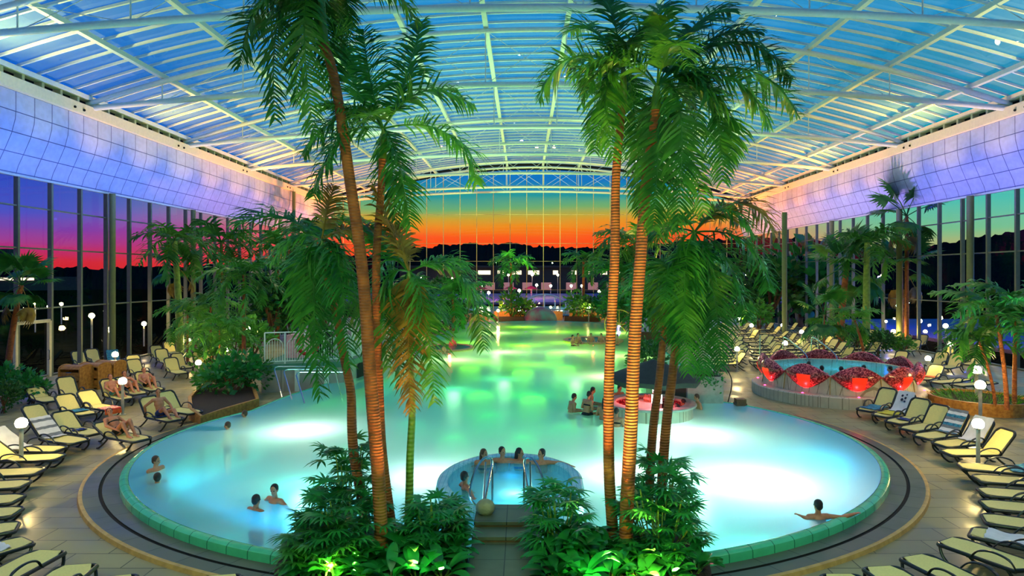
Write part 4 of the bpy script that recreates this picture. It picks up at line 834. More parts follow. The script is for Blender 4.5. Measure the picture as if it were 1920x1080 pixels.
# ================================================================ POOL FEATURES
# ---- whirlpool in the main pool with steps
JX, JY, JA, JB = -.33, 15.0, 1.72, 2.15
o = empty('whirlpool', (JX, JY, 0), 0, 'round blue whirlpool at the top of the front steps', 'whirlpool')
b = MB(); prof = [(1.0, -.9), (1.0, .3), (.985, .46), (.95, .5), (.88, .5), (.845, .47), (.83, .3), (.82, -.2), (.0, -.25)]
b.lathe([(p[0], p[1]) for p in prof], 64, (0, 0, 0), 0, JA, JB); M['spatile'] = bricks('blue_mosaic_tiles', (165, 225, 232), (150, 218, 228), (110, 185, 205), .1, .1, .006, .2, 0.0)
b.build('basin', M['spatile'], o, True, 50)
b = MB(); b.lathe([(.835, .455), (.0, .455)], 64, (0, 0, 0), 0, JA, JB); b.build('water', M['spawater'], o)
for s, x in ((-1, -.44), (1, .43)):
    b = MB(); b.tube(catmull([(x+s*.04, -2.5, .6), (x+s*.3, -2.4, .86), (x+s*.25, -2.1, 1.2), (x+s*.1, -1.85, 1.42), (x-s*.04, -1.72, 1.44), (x-s*.1, -1.66, 1.25), (x-s*.1, -1.6, .3)], 5), .024, 8)
    b.tube([(x+s*.04, -2.5, .6), (x+s*.02, -1.85, 1.38)], .022, 8); b.tube([(x+s*.04, -2.5, .6), (x-s*.1, -1.68, 1.3)], .022, 8); b.build('handrail', M['steel'], o)
light('whirlpool_floodlight', 'POINT', (JX+.1, JY-.4, .05), 26, (215, 250, 255), .15); light('whirlpool_floodlight', 'POINT', (JX+.1, JY-1.3, .05), 22, (140, 230, 250), .15); light('whirlpool_floodlight', 'POINT', (JX, JY+.9, .05), 16, (0, 170, 255), .2)
o = empty('stair', (JX, 12.0, 0), 0, 'stone steps between the two palm beds up to the whirlpool', 'stairs'); M['stepstone'] = bricks('grey_green_step_stone', (110, 112, 84), (100, 104, 80), (56, 58, 46), .6, .6, .01, .5, 0.0); M['risertile'] = mat('brown_riser_stone', (120, 88, 56), .6)
for k, (y0, y1, z) in enumerate(((-2.3, -1.75, .16), (-1.8, -.45, .42), (-.5, -.02, .52), (-.05, .85, .62))):
    b = MB(); b.box((.0, (y0+y1)/2, z/2-.03), (1.2, y1-y0, z-.06), 0, 1); b.box((0, (y0+y1)/2-.01, z-.03), (1.22, y1-y0+.02, .06)); b.build('step' if k < 3 else 'landing', [M['stepstone'], M['risertile']], o, False)
b = MB(); b.ball((-.42, .35, .74), (.19, .17, .16), 14, 10); q = b.build('boulder', M['rock']); q.location = (JX, 12.0, 0); tag(q, 'pale boulder at the left foot of the whirlpool handrail', 'rock')
# ---- mosaic shell whirlpool
def mosaic():
    m = mat('red_glass_mosaic', (120, 24, 40), .22); t = m.node_tree; b = t.nodes['Principled BSDF']; v = t.nodes.new('ShaderNodeTexVoronoi'); v.inputs['Scale'].default_value = 22
    co = t.nodes.new('ShaderNodeTexCoord'); t.links.new(co.outputs['Object'], v.inputs['Vector']); cr = t.nodes.new('ShaderNodeValToRGB'); e = cr.color_ramp.elements
    e[0].color = (*lin((110, 14, 28)), 1); e[1].color = (*lin((238, 104, 110)), 1); e[0].position = .3; e[1].position = .95; sp = t.nodes.new('ShaderNodeSeparateColor'); t.links.new(v.outputs['Color'], sp.inputs[0]); t.links.new(sp.outputs[0], cr.inputs[0]); t.links.new(cr.outputs[0], b.inputs['Base Color'])
    bp = t.nodes.new('ShaderNodeBump'); bp.inputs['Strength'].default_value = .4; bp.inputs['Distance'].default_value = .02; t.links.new(sp.outputs[1], bp.inputs['Height']); t.links.new(bp.outputs[0], b.inputs['Normal']); return m
M['mosaic'] = mosaic(); M['creamstone'] = bricks('cream_stone_tiles', (214, 202, 176), (204, 194, 170), (150, 138, 112), .5, .24, .01, .45, .5, 'Object')
CS = Vector((13.75, 28.2, 0)); o = empty('shell_whirlpool', CS, 0, 'round whirlpool ringed by red mosaic shells at right', 'whirlpool'); o.scale = (.9, .9, 1)
b = MB(); b.lathe([(3.9, 0), (3.9, .42), (3.86, .46), (3.2, .47), (3.2, .0)], 72); b.build('bench_ring', M['creamstone'], o, True, 30)
b = MB(); b.lathe([(3.42, .4), (3.3, 1.18), (3.22, 1.22), (3.12, 1.2), (3.08, .3), (0, .3)], 64); b.build('base_wall', [M['creamstone']], o, True, 50)
b = MB(); b.lathe([(3.1, 1.2), (0, 1.2)], 64); b.build('water', M['spawater'], o)
NP = 10
def petal(k):
    a = 2*pi*(k+.5)/NP-pi/2+R(6); hw = pi/NP*.985; rows = []; inner = []; b = MB()
    for j in range(9):
        v = j/8; row = []; ir = []
        for i in range(17):
            u = -1+2*i/16; zb = .66+.52*abs(u)**1.8; zt = 1.62-.42*abs(u)**1.7; z = zb+(zt-zb)*v; rr = 3.36+.16*v+.24*math.sin(pi*min(1, v*.95+.05))*(1-u*u); t = a+u*hw
            row.append(Vector((rr*math.cos(t), rr*math.sin(t), z))); r2 = rr-.16-.1*(1-v)*0; ir.append(Vector((r2*math.cos(t), r2*math.sin(t), z-.0)))
        rows.append(row); inner.append(ir)
    b.grid(rows); b.grid(inner[::-1]); b.grid([rows[-1], [p*1+Vector((0, 0, .03)) for p in [x.lerp(y, .5) for x, y in zip(rows[-1], inner[-1])]], inner[-1]])
    pt = b.build('shell', M['mosaic'], o, True, 60)
    b = MB(); P_ = []
    for j in range(2, 8):
        v = j/8*.86; wv = .30-.10*(1-v); row = []
        for i in range(5):
            u = wv*(-1+2*i/4)+.03; zb = .66+.52*abs(u)**1.8; zt = 1.62-.42*abs(u)**1.7; z = zb+(zt-zb)*(v-.16); rr = 3.375+.16*(v-.16)+.24*math.sin(pi*min(1, (v-.16)*.95+.05))*(1-u*u); t = a+u*hw; row.append(Vector((rr*math.cos(t), rr*math.sin(t), z)))
        P_.append(row)
    b.grid(P_); b.build('light_panel', M['redpanel'], pt)
    b = MB(); t = a; b.ball((3.66*math.cos(t), 3.66*math.sin(t), .47), (.055, .055, .025), 10, 6); b.build('floor_led', M['pinkled'], o)
    t = a+hw; b = MB(); b.bar((3.43*math.cos(t), 3.43*math.sin(t), .46), (3.33*math.cos(t), 3.33*math.sin(t), 1.14), .035, .03); b.build('joint_strip', M['nosing'], o, False)
    light('shell_led', 'SPOT', CS+Vector((3.3*math.cos(a), 3.3*math.sin(a), .53)), 45, (255, 50, 60), .03, aim((3.68*math.cos(a), 3.68*math.sin(a), .5), (3.5*math.cos(a), 3.5*math.sin(a), 1.3)), spot_size=R(110))
for k in range(NP): petal(k)
for dx, dy, e in ((-.3, -.6, 45), (1.2, .8, 30), (-1.6, .6, 30)): light('whirlpool_floodlight', 'POINT', CS+Vector((dx, dy, .6)), e, (120, 220, 255), .2)
b = MB()
for x in (-.9, .5):
    b.tube(catmull([(x, 3.6, .3), (x, 3.55, 1.9), (x+.05, 3.3, 2.15), (x+.5, 2.2, 1.5), (x+.55, 2.1, 1.1)], 5), .03, 8)
for x in (-2.0, .9): b.tube([(x, 3.7, .0), (x, 3.7, 2.3)], .03, 8)
q = b.build('handrail', M['steel']); q.location = CS; tag(q, 'chrome rails leading into the shell whirlpool at its back', 'handrail')
# ---- pool bar
BC = Vector((4.5, 22.9, 0)); o = empty('pool_bar', BC, 0, 'round pool bar island with pink lit counter', 'bar')
b = MB(); b.lathe([(1.5, -.9), (1.5, .62), (1.48, .66)], 48); b.build('counter_wall', M['creamstone'], o)
b = MB(); b.lathe([(1.62, .64), (1.62, .7), (1.6, .72), (1.22, .72), (1.22, .64)], 48); b.build('counter_top', M['concrete'], o, True, 30)
b = MB(); b.lathe([(1.24, .66), (1.2, .2), (0, .2)], 40); b.build('inner_floor', M['mosaic'], o)
b = MB(); b.lathe([(.42, .2), (.42, .75), (.0, .76)], 24); b.build('inner_cabinet', M['concrete'], o, True, 30)
light('bar_light', 'POINT', BC+Vector((.1, -.95, .9)), 80, (255, 110, 130), .05); light('bar_light', 'POINT', BC+Vector((-.8, -.2, .9)), 50, (255, 120, 120), .05)
b = MB(); b.tube([(0, 0, 0), (0, 0, .22)], .035, 8); b.box((0, 0, .36), (.34, .08, .28), 0, 1); q = b.build('glowing_menu_box', [M['post'], mat('lit_white_box', (255, 255, 245), .4, emit=(235, 255, 245), estr=9)], None, False); q.location = BC+Vector((-.05, -1.42, .72)); tag(q, 'glowing white box lamp standing on the bar counter', 'lamp')
M['bottleglass'] = mat('brown_bottle_glass', (120, 60, 30), .12); 
for i in range(9):
    a = -pi/2-.9+i*.2; b = MB(); b.lathe([(0, 0), (.035, 0), (.035, .15), (.013, .2), (.013, .26), (0, .26)], 10); q = b.build('bottle', M['bottleglass']); q.location = BC+Vector((.3*math.cos(a), .3*math.sin(a)-.0, .765)); q.scale = (1, 1, 1); tag(q, 'brown bottle on the cabinet inside the pool bar', 'bottle', 'bottles inside the pool bar')
o = empty('bar_parasol', BC+Vector((.15, .2, 0)), 0, 'dark canvas parasol over the pool bar', 'parasol'); b = MB(); b.tube([(0, 0, .76), (0, 0, 2.2)], .04, 10); b.build('pole', M['steel'], o)
b = MB(); rows = []
for q_, z in ((0.02, 2.2), (.35, 2.0), (.7, 1.78), (1.0, 1.58), (1.0, 1.42)):
    rows.append([Vector((1.72*q_*math.cos(2*pi*i/48)*(1-.05*abs(math.sin(4*2*pi*i/48))), 1.72*q_*math.sin(2*pi*i/48)*(1-.05*abs(math.sin(4*2*pi*i/48))), z-(0 if q_ < .9 else .0)-.05*(1-abs(math.sin(4*2*pi*i/48)))*q_)) for i in range(48)])
b.grid(rows, 0, None, True); b.build('canopy', M['umb'], o, True, 30)
for k in range(8): b = MB(); t = 2*pi*k/8; b.tube([(0, 0, 2.16), (1.6*math.cos(t), 1.6*math.sin(t), 1.5)], .012, 5); b.build('rib', M['steel'], o)
# wall, deck and planter behind the bar
b = MB(); b.box((0, 0, .6), (2.4, 1.6, 1.7)); q = b.build('brown_wall', M['brownwall'], None, False); q.location = (6.3, 26.0, 0); tag(q, 'brown clad block behind the pool bar', 'wall block')
def planter(nm, pts, h, lab, cat='planter', m='concrete', wall=.12, soil=True):
    o = empty(nm, (0, 0, 0), 0, lab, cat); b = MB(); inn = offset(pts, -wall); n = len(pts)
    b.grid([ring_z(pts, -.3), ring_z(pts, h), ring_z(inn, h), ring_z(inn, h-.15)], 0, None, True); b.build('trough', M[m], o, False)
    b = MB(); e = b.poly(ring_z(inn, h-.1)); bmesh.ops.triangle_fill(b.bm, edges=e); b.build('soil', M['soil'], o, False); return o
p0, p1 = Vector((6.35, 24.9, 0)), Vector((7.75, 24.9, 0))
planter('wall_planter', [p0, p1, p1+Vector((0.1, 1.4, 0)), p0+Vector((.1, 1.4, 0))], 1.28, 'white walled planter with hanging greenery at the pool edge', m='concrete')
b = MB(); rg = random.Random(4)
for k in range(420):
    x = rg.uniform(6.35, 7.8); y = 24.85+abs(rg.gauss(0, .4)); z = 1.35+rg.uniform(0, .5) if y > 24.95 else 1.3-abs(rg.gauss(0, .22)); d = Vector((rg.uniform(-1, 1), rg.uniform(-1, .2), rg.uniform(-1, .6))).normalized(); s = d.orthogonal().normalized(); z_ = .12
    p = Vector((x, y-.04, z)); b.add([p, p+d*z_*.5+s*.04, p+d*z_, p+d*z_*.5-s*.04], [(0, 1, 2, 3)])
q = b.build('trailing_plant', M['broad'], None, False, recalc=False); tag(q, 'dark trailing ivy hanging over the white planter', 'greens')  # hanging boxwood greenery made of loose leaves
b = MB()
for dx in (0, .5): b.tube(catmull([(7.9+dx, 26.4, 0), (8.0+dx, 26.2, .9), (7.8+dx, 26.6, 1.45), (7.5+dx, 27.2, 1.6)], 5), .022, 8)
q = b.build('handrail', M['black']); tag(q, 'curved black handrail behind the white planter', 'handrail')
b = MB(); b.box((0, 0, .17), (.4, .4, .34)); b.box((0, 0, .42), (.36, .36, .16)); q = b.build('wooden_stool', M['darkwood'], None, False); q.location = (8.3, 24.6, 0); tag(q, 'low dark wooden stool beside the white planter', 'stool')
# ---- left terrace
TA, TB, TC = Vector((-11.7, 28.5, 0)), Vector((-8.4, 29.8, 0)), Vector((-7.7, 33.5, 0)); TD, TE = Vector((-8.2, 42, 0)), Vector((-12.9, 42, 0)); TZ = 1.25
tp = [TA, TB, TC, TD, TE]
o = empty('terrace', (0, 0, 0), 0, 'raised terrace with pale wall at the left pool bank', 'terrace'); M['paintwall'] = bricks('painted_concrete', (176, 164, 150), (168, 158, 146), (130, 120, 108), 1.2, 1.2, .008, .6, 0, 'Object'); M['greenfloor'] = mat('green_terrace_floor', (70, 130, 104), .6)
b = MB(); b.grid([ring_z(tp, -.9), ring_z(tp, TZ-.25)], 0, None, True); b.build('wall', M['paintwall'], o, False)
b = MB(); e = b.poly(ring_z(offset(tp, .12), TZ)); bmesh.ops.triangle_fill(b.bm, edges=e); b.grid([ring_z(offset(tp, .12), TZ-.27), ring_z(offset(tp, .12), TZ)], 0, None, True); b.build('slab', [M['greenfloor']], o, False)
b = MB(); t = (TC-TB).normalized(); nn = Vector((t.y, -t.x, 0)); c = TB+t*1.9+nn*.02
V = [c+t*x+Vector((0, 0, z))+nn*.02 for x, z in ((-.55, .1), (.55, .1), (.55, .8), (.2, 1.12), (-.2, 1.12), (-.55, .8))]; b.add(V, [tuple(range(6))])
b.build('grotto_opening', M['dark'], o, False)
for (p, q, x) in ((TA, TB, .42), (TA, TB, .78)): b = MB(); t = (q-p).normalized(); nn = Vector((t.y, -t.x, 0)); c = p.lerp(q, x)+nn*.05; b.box((c.x, c.y, .1), (.2, .12, 1.8), math.atan2(t.y, t.x)); b.build('pilaster', M['blue' if False else 'beam'], o, False)
o = empty('railing', (0, 0, TZ), 0, 'white railing with arched bars on the left terrace edge', 'railing')
def rail_run(p, q, n):
    hgt = 1.42; t = (q-p).normalized(); b = MB(); b.tube([p+Vector((0, 0, hgt)), q+Vector((0, 0, hgt))], .028, 8); b.tube([p+Vector((0, 0, .12)), q+Vector((0, 0, .12))], .022, 8); b.build('rail', M['beam'], o)
    L_ = (q-p).length; w_ = L_/n
    for k in range(n+1): b = MB(); c = p+t*w_*k; b.tube([c, c+Vector((0, 0, hgt))], .034, 8); b.build('post', M['beam'], o)
    for k in range(n):
        b = MB(); c = p+t*w_*(k+.5); rr = w_*.38; pts = [c-t*rr+Vector((0, 0, .12)), c-t*rr+Vector((0, 0, .85))]+[c+t*(-rr*math.cos(s))+Vector((0, 0, .85+rr*.9*math.sin(s))) for s in [R(22.5*i) for i in range(1, 8)]]+[c+t*rr+Vector((0, 0, .85)), c+t*rr+Vector((0, 0, .12))]; b.tube(pts, .018, 6)
        for i in range(1, 6): x = -rr+2*rr*i/6; b.tube([c+t*x+Vector((0, 0, .12)), c+t*x+Vector((0, 0, .82+math.sqrt(max(0, rr*rr-x*x))*.85))], .013, 5)
        b.build('arched_panel', M['beam'], o)
rail_run(TA+Vector((.1, .1, 0)), TB+Vector((-.05, .05, 0)), 4); rail_run(TB+Vector((-.05, .05, 0)), TC+Vector((-.05, 0, 0)), 4)
b = MB(); t = (TB-TA).normalized(); rr = .42; ctr = TA.lerp(TB, .52)+Vector((.2, -.22, TZ+.85))
pts = [ctr+t*rr*math.cos(s)+Vector((0, 0, rr*math.sin(s))) for s in [2*pi*i/32 for i in range(32)]]; b.tube(pts, .085, 10, False, 0, True)
for f, i in [(f, f.index) for f in b.bm.faces]: pass
b.bm.faces.ensure_lookup_table()
for k, f in enumerate(b.bm.faces): f.material_index = 1 if (k//10) % 8 < 2 else 0
q = b.build('life_ring', [M['red'], M['white']]); tag(q, 'red and white life ring hanging on the terrace railing', 'life ring')
b = MB(); b.tube([(0, 0, 0), (0, 0, 2.2)], .03, 8); b.build
q = MB(); o = empty('parasol', (-9.2, 37.5, TZ), 0, 'dark green parasol on the left terrace', 'parasol'); b.build('pole', M['darkwood'], o)
b = MB(); b.lathe([(.02, 2.9), (.7, 2.7), (1.7, 2.25), (1.72, 2.1)], 8); M['greencanvas'] = mat('dark_green_canvas', (14, 50, 36), .8); b.build('canopy', M['greencanvas'], o, False)
b = MB(); b.box((0, 0, .55), (1.3, 1.0, 1.1), 0, 0, .95); q = b.build('draped_table', M['pink'], None, False); q.location = (-10.9, 31.5, TZ); tag(q, 'high table under a pinkish cloth on the terrace', 'table')
b = MB(); b.box((0, 0, .75), (.7, .5, 1.5)); q = b.build('speaker_box', M['black'], None, False); q.location = (-9.9, 31.8, TZ); tag(q, 'black box unit on the terrace behind the railing', 'box')
# handrails at the left entry and slippers
for i, (px, py) in enumerate(((534, 738), (553, 745), (577, 752))):
    g = G(px, py, .36); b = MB(); b.tube(catmull([(0, 0, -.6), (-.12, .1, .5), (-.42, .35, 1.0), (-.3, .5, 1.08), (1.4, 1.2, 1.0)], 5) if False else [(0, 0, -.5), (-.62, .5, .92), (-.6, .55, 1.0), (-.5, .6, 1.03), (1.3, 1.0, .98), (1.6, 1.1, -.5)], .026, 8)
    q = b.build('handrail', M['steel']); q.location = g; tag(q, f'bent chrome handrail at the left pool entry, {ORD[i]} from the left', 'handrail', 'handrails at the left pool entry')
for i, (px, py, m) in enumerate(((487, 762, 'aqua'), (508, 761, 'white'), (528, 757, 'pink'))):
    g = G(px, py); b = MB(); b.ball((0, -.06, .03), (.13, .045, .03), 10, 6); b.ball((.02, .07, .03), (.13, .045, .03), 10, 6); b.tube([(.03, -.1, .03), (.03, -.06, .08), (.03, -.02, .03)], .012, 5); q = b.build('slippers', M[m]); q.location = (g.x-.25, g.y-.5, .0); tag(q, f'pair of {dict(aqua="teal", white="white", pink="pink")[m]} slippers left lying by the left pool entry', 'slippers')
# left planter trough with timber front
lp = [G(376, 802).xy.to_3d()] + [G(x, y).xy.to_3d() for x, y in ((420, 787), (468, 772), (486, 766))] + [Vector((-11.6, 27.6, 0)), Vector((-13.0, 30.5, 0)), Vector((-14.8, 29.5, 0)), Vector((-13.4, 25.5, 0)), Vector((-12.2, 23.3, 0))]
planter('timber_planter', lp, .4, 'curved timber planter with shrubs at the left pool edge', m='wood')
pc = Vector((17.9, 25.2, 0)); planter('round_planter', [pc+Vector((1.75*math.cos(t), 1.75*math.sin(t), 0)) for t in [2*pi*i/32 for i in range(32)]], .48, 'round timber planter with palm stems at the right edge', m='wood')
b = MB(); rg = random.Random(9)
for k in range(900):
    a = rg.uniform(0, 2*pi); q_ = math.sqrt(rg.random())*1.6; p = Vector((q_*math.cos(a), q_*math.sin(a), .36)); d = Vector((rg.uniform(-.5, .5)+math.cos(a)*.4*q_, rg.uniform(-.5, .5)+math.sin(a)*.4*q_, 1)).normalized(); s = d.orthogonal().normalized()*.012; L_ = rg.uniform(.2, .42)
    b.add([p-s, p+s, p+d*L_*.6+s*.8, p+d*L_+Vector((d.x*.1, d.y*.1, -.03)), p+d*L_*.6-s*.8], [(0, 1, 2, 3, 4)])
q = b.build('grass', M['leaf2'], None, False, recalc=False); q.location = pc; tag(q, 'tufty green grass filling the right round planter', 'grass', None, 'stuff')
# ---- far islands
def island(px, py, rx, ry, lab):
    g = G(px, py, .45); o = empty('island_whirlpool', (g.x, g.y, 0), 0, lab, 'whirlpool'); b = MB(); b.lathe([(.6, -.9), (1, .2), (1, .33), (.96, .38), (.86, .38), (.84, .33)], 48, (0, 0, 0), 0, rx, ry); b.build('rim', M['nosing'], o)
    b = MB(); b.lathe([(.85, .35), (0, .35)], 48, (0, 0, 0), 0, rx, ry); b.build('water', M['spawater'], o); light('island_light', 'POINT', (g.x, g.y, .9), 60, (255, 70, 70), .1); return g
I1 = island(1112, 634, 2.3, 2.6, 'red lit oval whirlpool island at the far right of the pool'); I2 = island(843, 648, 1.7, 2.2, 'small red lit whirlpool island at the far left of the pool')
g = G(1168, 634); o = empty('water_wheel', (g.x+.2, g.y+3.5, .9), 0, 'thin wheel shaped frame at the right pool bank', 'wheel')
b = MB(); b.tube([(1.3*math.cos(t), 0, 1.3*math.sin(t)) for t in [2*pi*i/40 for i in range(40)]], .05, 6, False, 0, True); b.build('rim', M['wood'], o)
for k in range(8): b = MB(); t = 2*pi*k/8; b.tube([(0, 0, 0), (1.3*math.cos(t), 0, 1.3*math.sin(t))], .035, 5); b.build('spoke', M['wood'], o)
b = MB(); b.tube([(-.9, 0, -1.0), (0, .1, 0), (.9, 0, -1.0)], .05, 6); b.build('stand', M['wood'], o)
b = MB(); b.box((0, 0, .4), (4.2, .5, .9)); q = b.build('timber_bank', M['darkwood'], None, False); g = G(1230, 643); q.location = (g.x, g.y, 0); tag(q, 'dark timber edge of the right pool bank', 'bank wall')
# grotto dome, far walls and planters
b = MB(); b.ball((0, 0, 0), (1.9, 1.6, 1.5), 24, 14); M['grotto'] = mat('pink_green_rock', (120, 160, 140), .5, col2=(170, 70, 100), scale=.9); q = b.build('grotto_dome', M['grotto']); q.location = (1.85, 73.2, .2); tag(q, 'rounded pink and green grotto dome at the far pool end', 'grotto')
for i, (x0, x1, y, h, lab) in enumerate(((-3.6, 4.6, 76.8, 1.0, 'sandy low wall behind the grotto dome'), (5.4, 11.5, 76.8, 1.0, 'sandy low wall behind the far right planter'), (-9.0, -4.2, 75.5, .8, 'sandy low wall behind the far left lamp'))):
    b = MB(); b.box(((x0+x1)/2, y, h/2), (x1-x0, .4, h)); q = b.build('low_wall', M['nosing'], None, False); tag(q, lab, 'low wall', 'low walls at the far pool end')
for x0, x1, y, lab in ((-3.4, .0, 72.6, 'dark planter box left of the grotto dome'), (4.6, 8.6, 73.0, 'dark planter box right of the grotto dome'), (-13.5, -6.0, 65.5, 'dark planter box by the far left hedge')):
    planter('planter_box', [Vector((x0, y, 0)), Vector((x1, y, 0)), Vector((x1, y+1.5, 0)), Vector((x0, y+1.5, 0))], .55, lab, m='darkwood')
for x, c in ((-2.8, (255, 150, 70)), (7.2, (255, 190, 90)), (2.0, (255, 170, 80))): light('far_planter_light', 'POINT', (x, 74.6, 1.6), 260, c, .1)
# ================================================================ OUTSIDE
b = MB(); b.lathe([(1, -.02), (0, -.02)], 60, (3, 99, 0), 0, 24, 13); struct(b.build('outdoor_pool', M['water'], None, False), 'outdoor pool beyond the far glass wall')
b = MB(); b.lathe([(1.02, -.045), (0, -.045)], 60, (3, 99, 0), 0, 24, 13); struct(b.build('outdoor_pool_floor', M['pool'], None, False))
for x, y in ((-12, 95), (0, 94), (12, 97), (6, 104), (-8, 104), (20, 100)): light('outdoor_pool_light', 'POINT', (x, y, .9), 420, (190, 255, 245), .2)
b = MB(); b.box((6, 150, .15), (110, 62, .4)); struct(b.build('terrain_terrace', M['purple'], None, False), 'purple lit terrace beyond the outdoor pool')
for x in (-20, 0, 20, 40): light('terrace_light', 'POINT', (x, 135, 5), 2600, (150, 110, 255), .3)
o = empty('footbridge', (2.9, 92, 0), 0, 'white arched footbridge outside over the outdoor pool', 'bridge')
for dy in (-1, 1):
    b = MB(); b.tube([(x, dy, 2.6*(1-(x/4.6)**2)) for x in [-4.6+9.2*i/24 for i in range(25)]], .09, 8); b.build('arch', M['beam'], o)
    for i in range(1, 6): x = -4.6+9.2*i/6; b = MB(); b.tube([(x, dy, .0), (x, dy, 2.6*(1-(x/4.6)**2))], .05, 6); b.build('hanger', M['beam'], o)
b = MB(); b.box((0, 0, .45), (9.2, 2.1, .12)); b.build('deck', M['concrete'], o, False)
o = empty('building', (10, 205, 0), 0, 'long low building with lit windows beyond the far glass wall', 'building'); b = MB(); b.box((0, 4, 4), (100, 8, 8)); b.box((0, 3.5, 8.3), (102, 9.4, .6)); b.build('wall', M['extwall'], o, False)
for x in (-22.8, -17.5, -12.6, -7, 0, 6, 10, 15.5, 20.5, 26, 32): b = MB(); b.box((x, -.05, 6.4), (1.6+(x*7%3), .2, 1.3)); b.build('window', M['litwin'], o, False)
for x in (-21, -15, -9, -3, 5, 12, 18, 25): b = MB(); b.box((x, -.05, 2.0), (3.2, .2, 2.4)); b.build('window', mat('dim_window', (150, 130, 120), .4, emit=(230, 150, 140), estr=.35) if x == -21 else bpy.data.materials['dim_window'], o, False)
for i, x in enumerate((-14, -9.5, -3, 1.5)):
    o = empty('parasol', (x, 140, .35), 0, f'red parasol on the outdoor terrace, {ORD[i]} from the left', 'parasol', 'red parasols outside'); b = MB(); b.tube([(0, 0, 0), (0, 0, 2.4)], .05, 6); b.build('pole', M['post'], o)
    b = MB(); b.lathe([(.02, 2.8), (1.6, 2.1)], 8); b.build('canopy', M['red'], o, False); light('cafe_light', 'POINT', (x, 138.5, 2.4), 500, (255, 110, 110), .15)
outl = [(-22.7, 205-3, 4.6), (-4.2, 170, 5.6), (2.1, 170, 5.6), (8.9, 170, 5.6), (2.9, 150, 3.2), (6.2, 150, 3.0), (11, 150, 3.0), (13.5, 150, 3.0), (-10, 150, 3.0), (-26, 160, 5), (-34, 150, 4), (-40, 170, 5.5), (-1, 128, 2.4), (-7, 126, 2.0), (15, 128, 2.2)]
lp2 = Proto(make_lamp(1.0))
def outlamp(x, y, h, lab):
    o = empty('outdoor_lamp', (x, y, -.05), 0, lab, 'lamp', 'lamps outside'); b = MB(); b.tube([(0, 0, 0), (0, 0, h)], .06, 6); b.build('post', M['post'], o); b = MB(); b.ball((0, 0, h), .28 if y > 100 else .16, 10, 8); b.build('globe', M['bulb'], o)
for o_ in [lp2.o]:
    for c in kids(o_): bpy.data.objects.remove(c)
    bpy.data.objects.remove(o_)
for i, (x, y, h) in enumerate(outl): outlamp(x, y, h, f'lit lamp outside beyond the far glass wall, {ORD[i]} of fifteen')
for i, (px, py, d) in enumerate(((160, 610, 34), (128, 633, 33), (172, 592, 40), (205, 618, 42), (203, 643, 36), (270, 607, 48), (66, 568, 60), (92, 575, 60), (115, 570, 70))):
    c = P(px, py, d)
    if c.x < XL-1: outlamp(c.x, d, c.z+.05, f'small lamp in the dark garden outside the left windows, {ORD[i]} of nine')
for i, (px, py, d) in enumerate(((1725, 602, 52), (1763, 596, 50), (1773, 611, 46), (1787, 627, 42), (1847, 600, 44))):
    c = P(px, py, d)
    if c.x > XR+1: outlamp(c.x, d, c.z+.05, f'small lamp outside the right windows, {ORD[i]} of five')
# blue lit terrace outside the right windows, field buildings outside left
b = MB(); b.box((48, 52, .05), (30, 46, .3)); struct(b.build('terrain_outdoor_deck', M['purple'], None, False), 'blue lit deck outside the right windows')
for y in (40, 52, 64): light('deck_light', 'POINT', (36, y, 4), 900, (50, 80, 255), .3)
o = empty('building', (-190, 232, 0), R(35), 'distant low hall with a lit strip beyond the left windows', 'building'); b = MB(); b.box((0, 0, 2.5), (46, 10, 5)); b.build('wall', M['extwall'], o, False); b = MB(); b.box((2, -5.1, 4.2), (16, .2, .9)); b.build('window', M['litwin'], o, False)
for i, x in enumerate((-262, -250, -243)): b = MB(); b.box((0, 0, 9), (6, 6, 18)); q = b.build('tower_block', M['extwall'], None, False); q.location = (x, 300, 0); tag(q, f'pale tower block on the far left horizon, {ORD[i]} of three', 'building', 'tower blocks on the left horizon')
# ================================================================ PEOPLE
def V3(*a): return Vector(a)
def frame_of(d, side):
    z = d.normalized(); y = (side-z*side.dot(z)).normalized(); x = y.cross(z); return Matrix((x, y, z)).transposed()
def capsule(mb, a, b_, ra, rb, n=10):
    a, b_ = Vector(a), Vector(b_); d = b_-a
    if d.length < 1e-4: mb.ball(a, ra, n, 6); return
    u = d.normalized(); pts = []; rr = []
    for t in (-.98, -.75, -.4): pts.append(a+u*ra*t); rr.append(ra*math.sqrt(1-t*t))
    for k in range(5): pts.append(a.lerp(b_, k/4)); rr.append(ra+(rb-ra)*k/4)
    for t in (.4, .75, .98): pts.append(b_+u*rb*t); rr.append(rb*math.sqrt(1-t*t))
    mb.tube(pts, rr, n)
def hand(mb, w_, d, palm_n, s, curl=.35, fine=True):
    """palm plus five separate bent fingers; s = +1 thumb towards side"""
    d = d.normalized(); n = (palm_n-d*palm_n.dot(d)).normalized(); sd = d.cross(n)*s
    c = w_+d*.05; mb.ball(c, (.018, .04, .052), 10, 8, 0, Matrix((n, sd, d)).transposed())
    for k, (off, ln) in enumerate(((-.029, .064), (-.010, .075), (.010, .080), (.029, .072))):
        p = w_+d*.088+sd*off; e = (d+sd*off*4).normalized(); q = p+e*ln*.5; e2 = (e-n*curl).normalized(); capsule(mb, p-e*.02, q, .0105, .0095, 7); capsule(mb, q, q+e2*ln*.5, .0095, .008, 7)
    p = w_+d*.03+sd*.034; e = (d*.7+sd*.8-n*.2).normalized(); q = p+e*.038; capsule(mb, p, q, .0125, .011, 7); capsule(mb, q, q+(e+d*.5).normalized()*.03, .011, .009, 7)
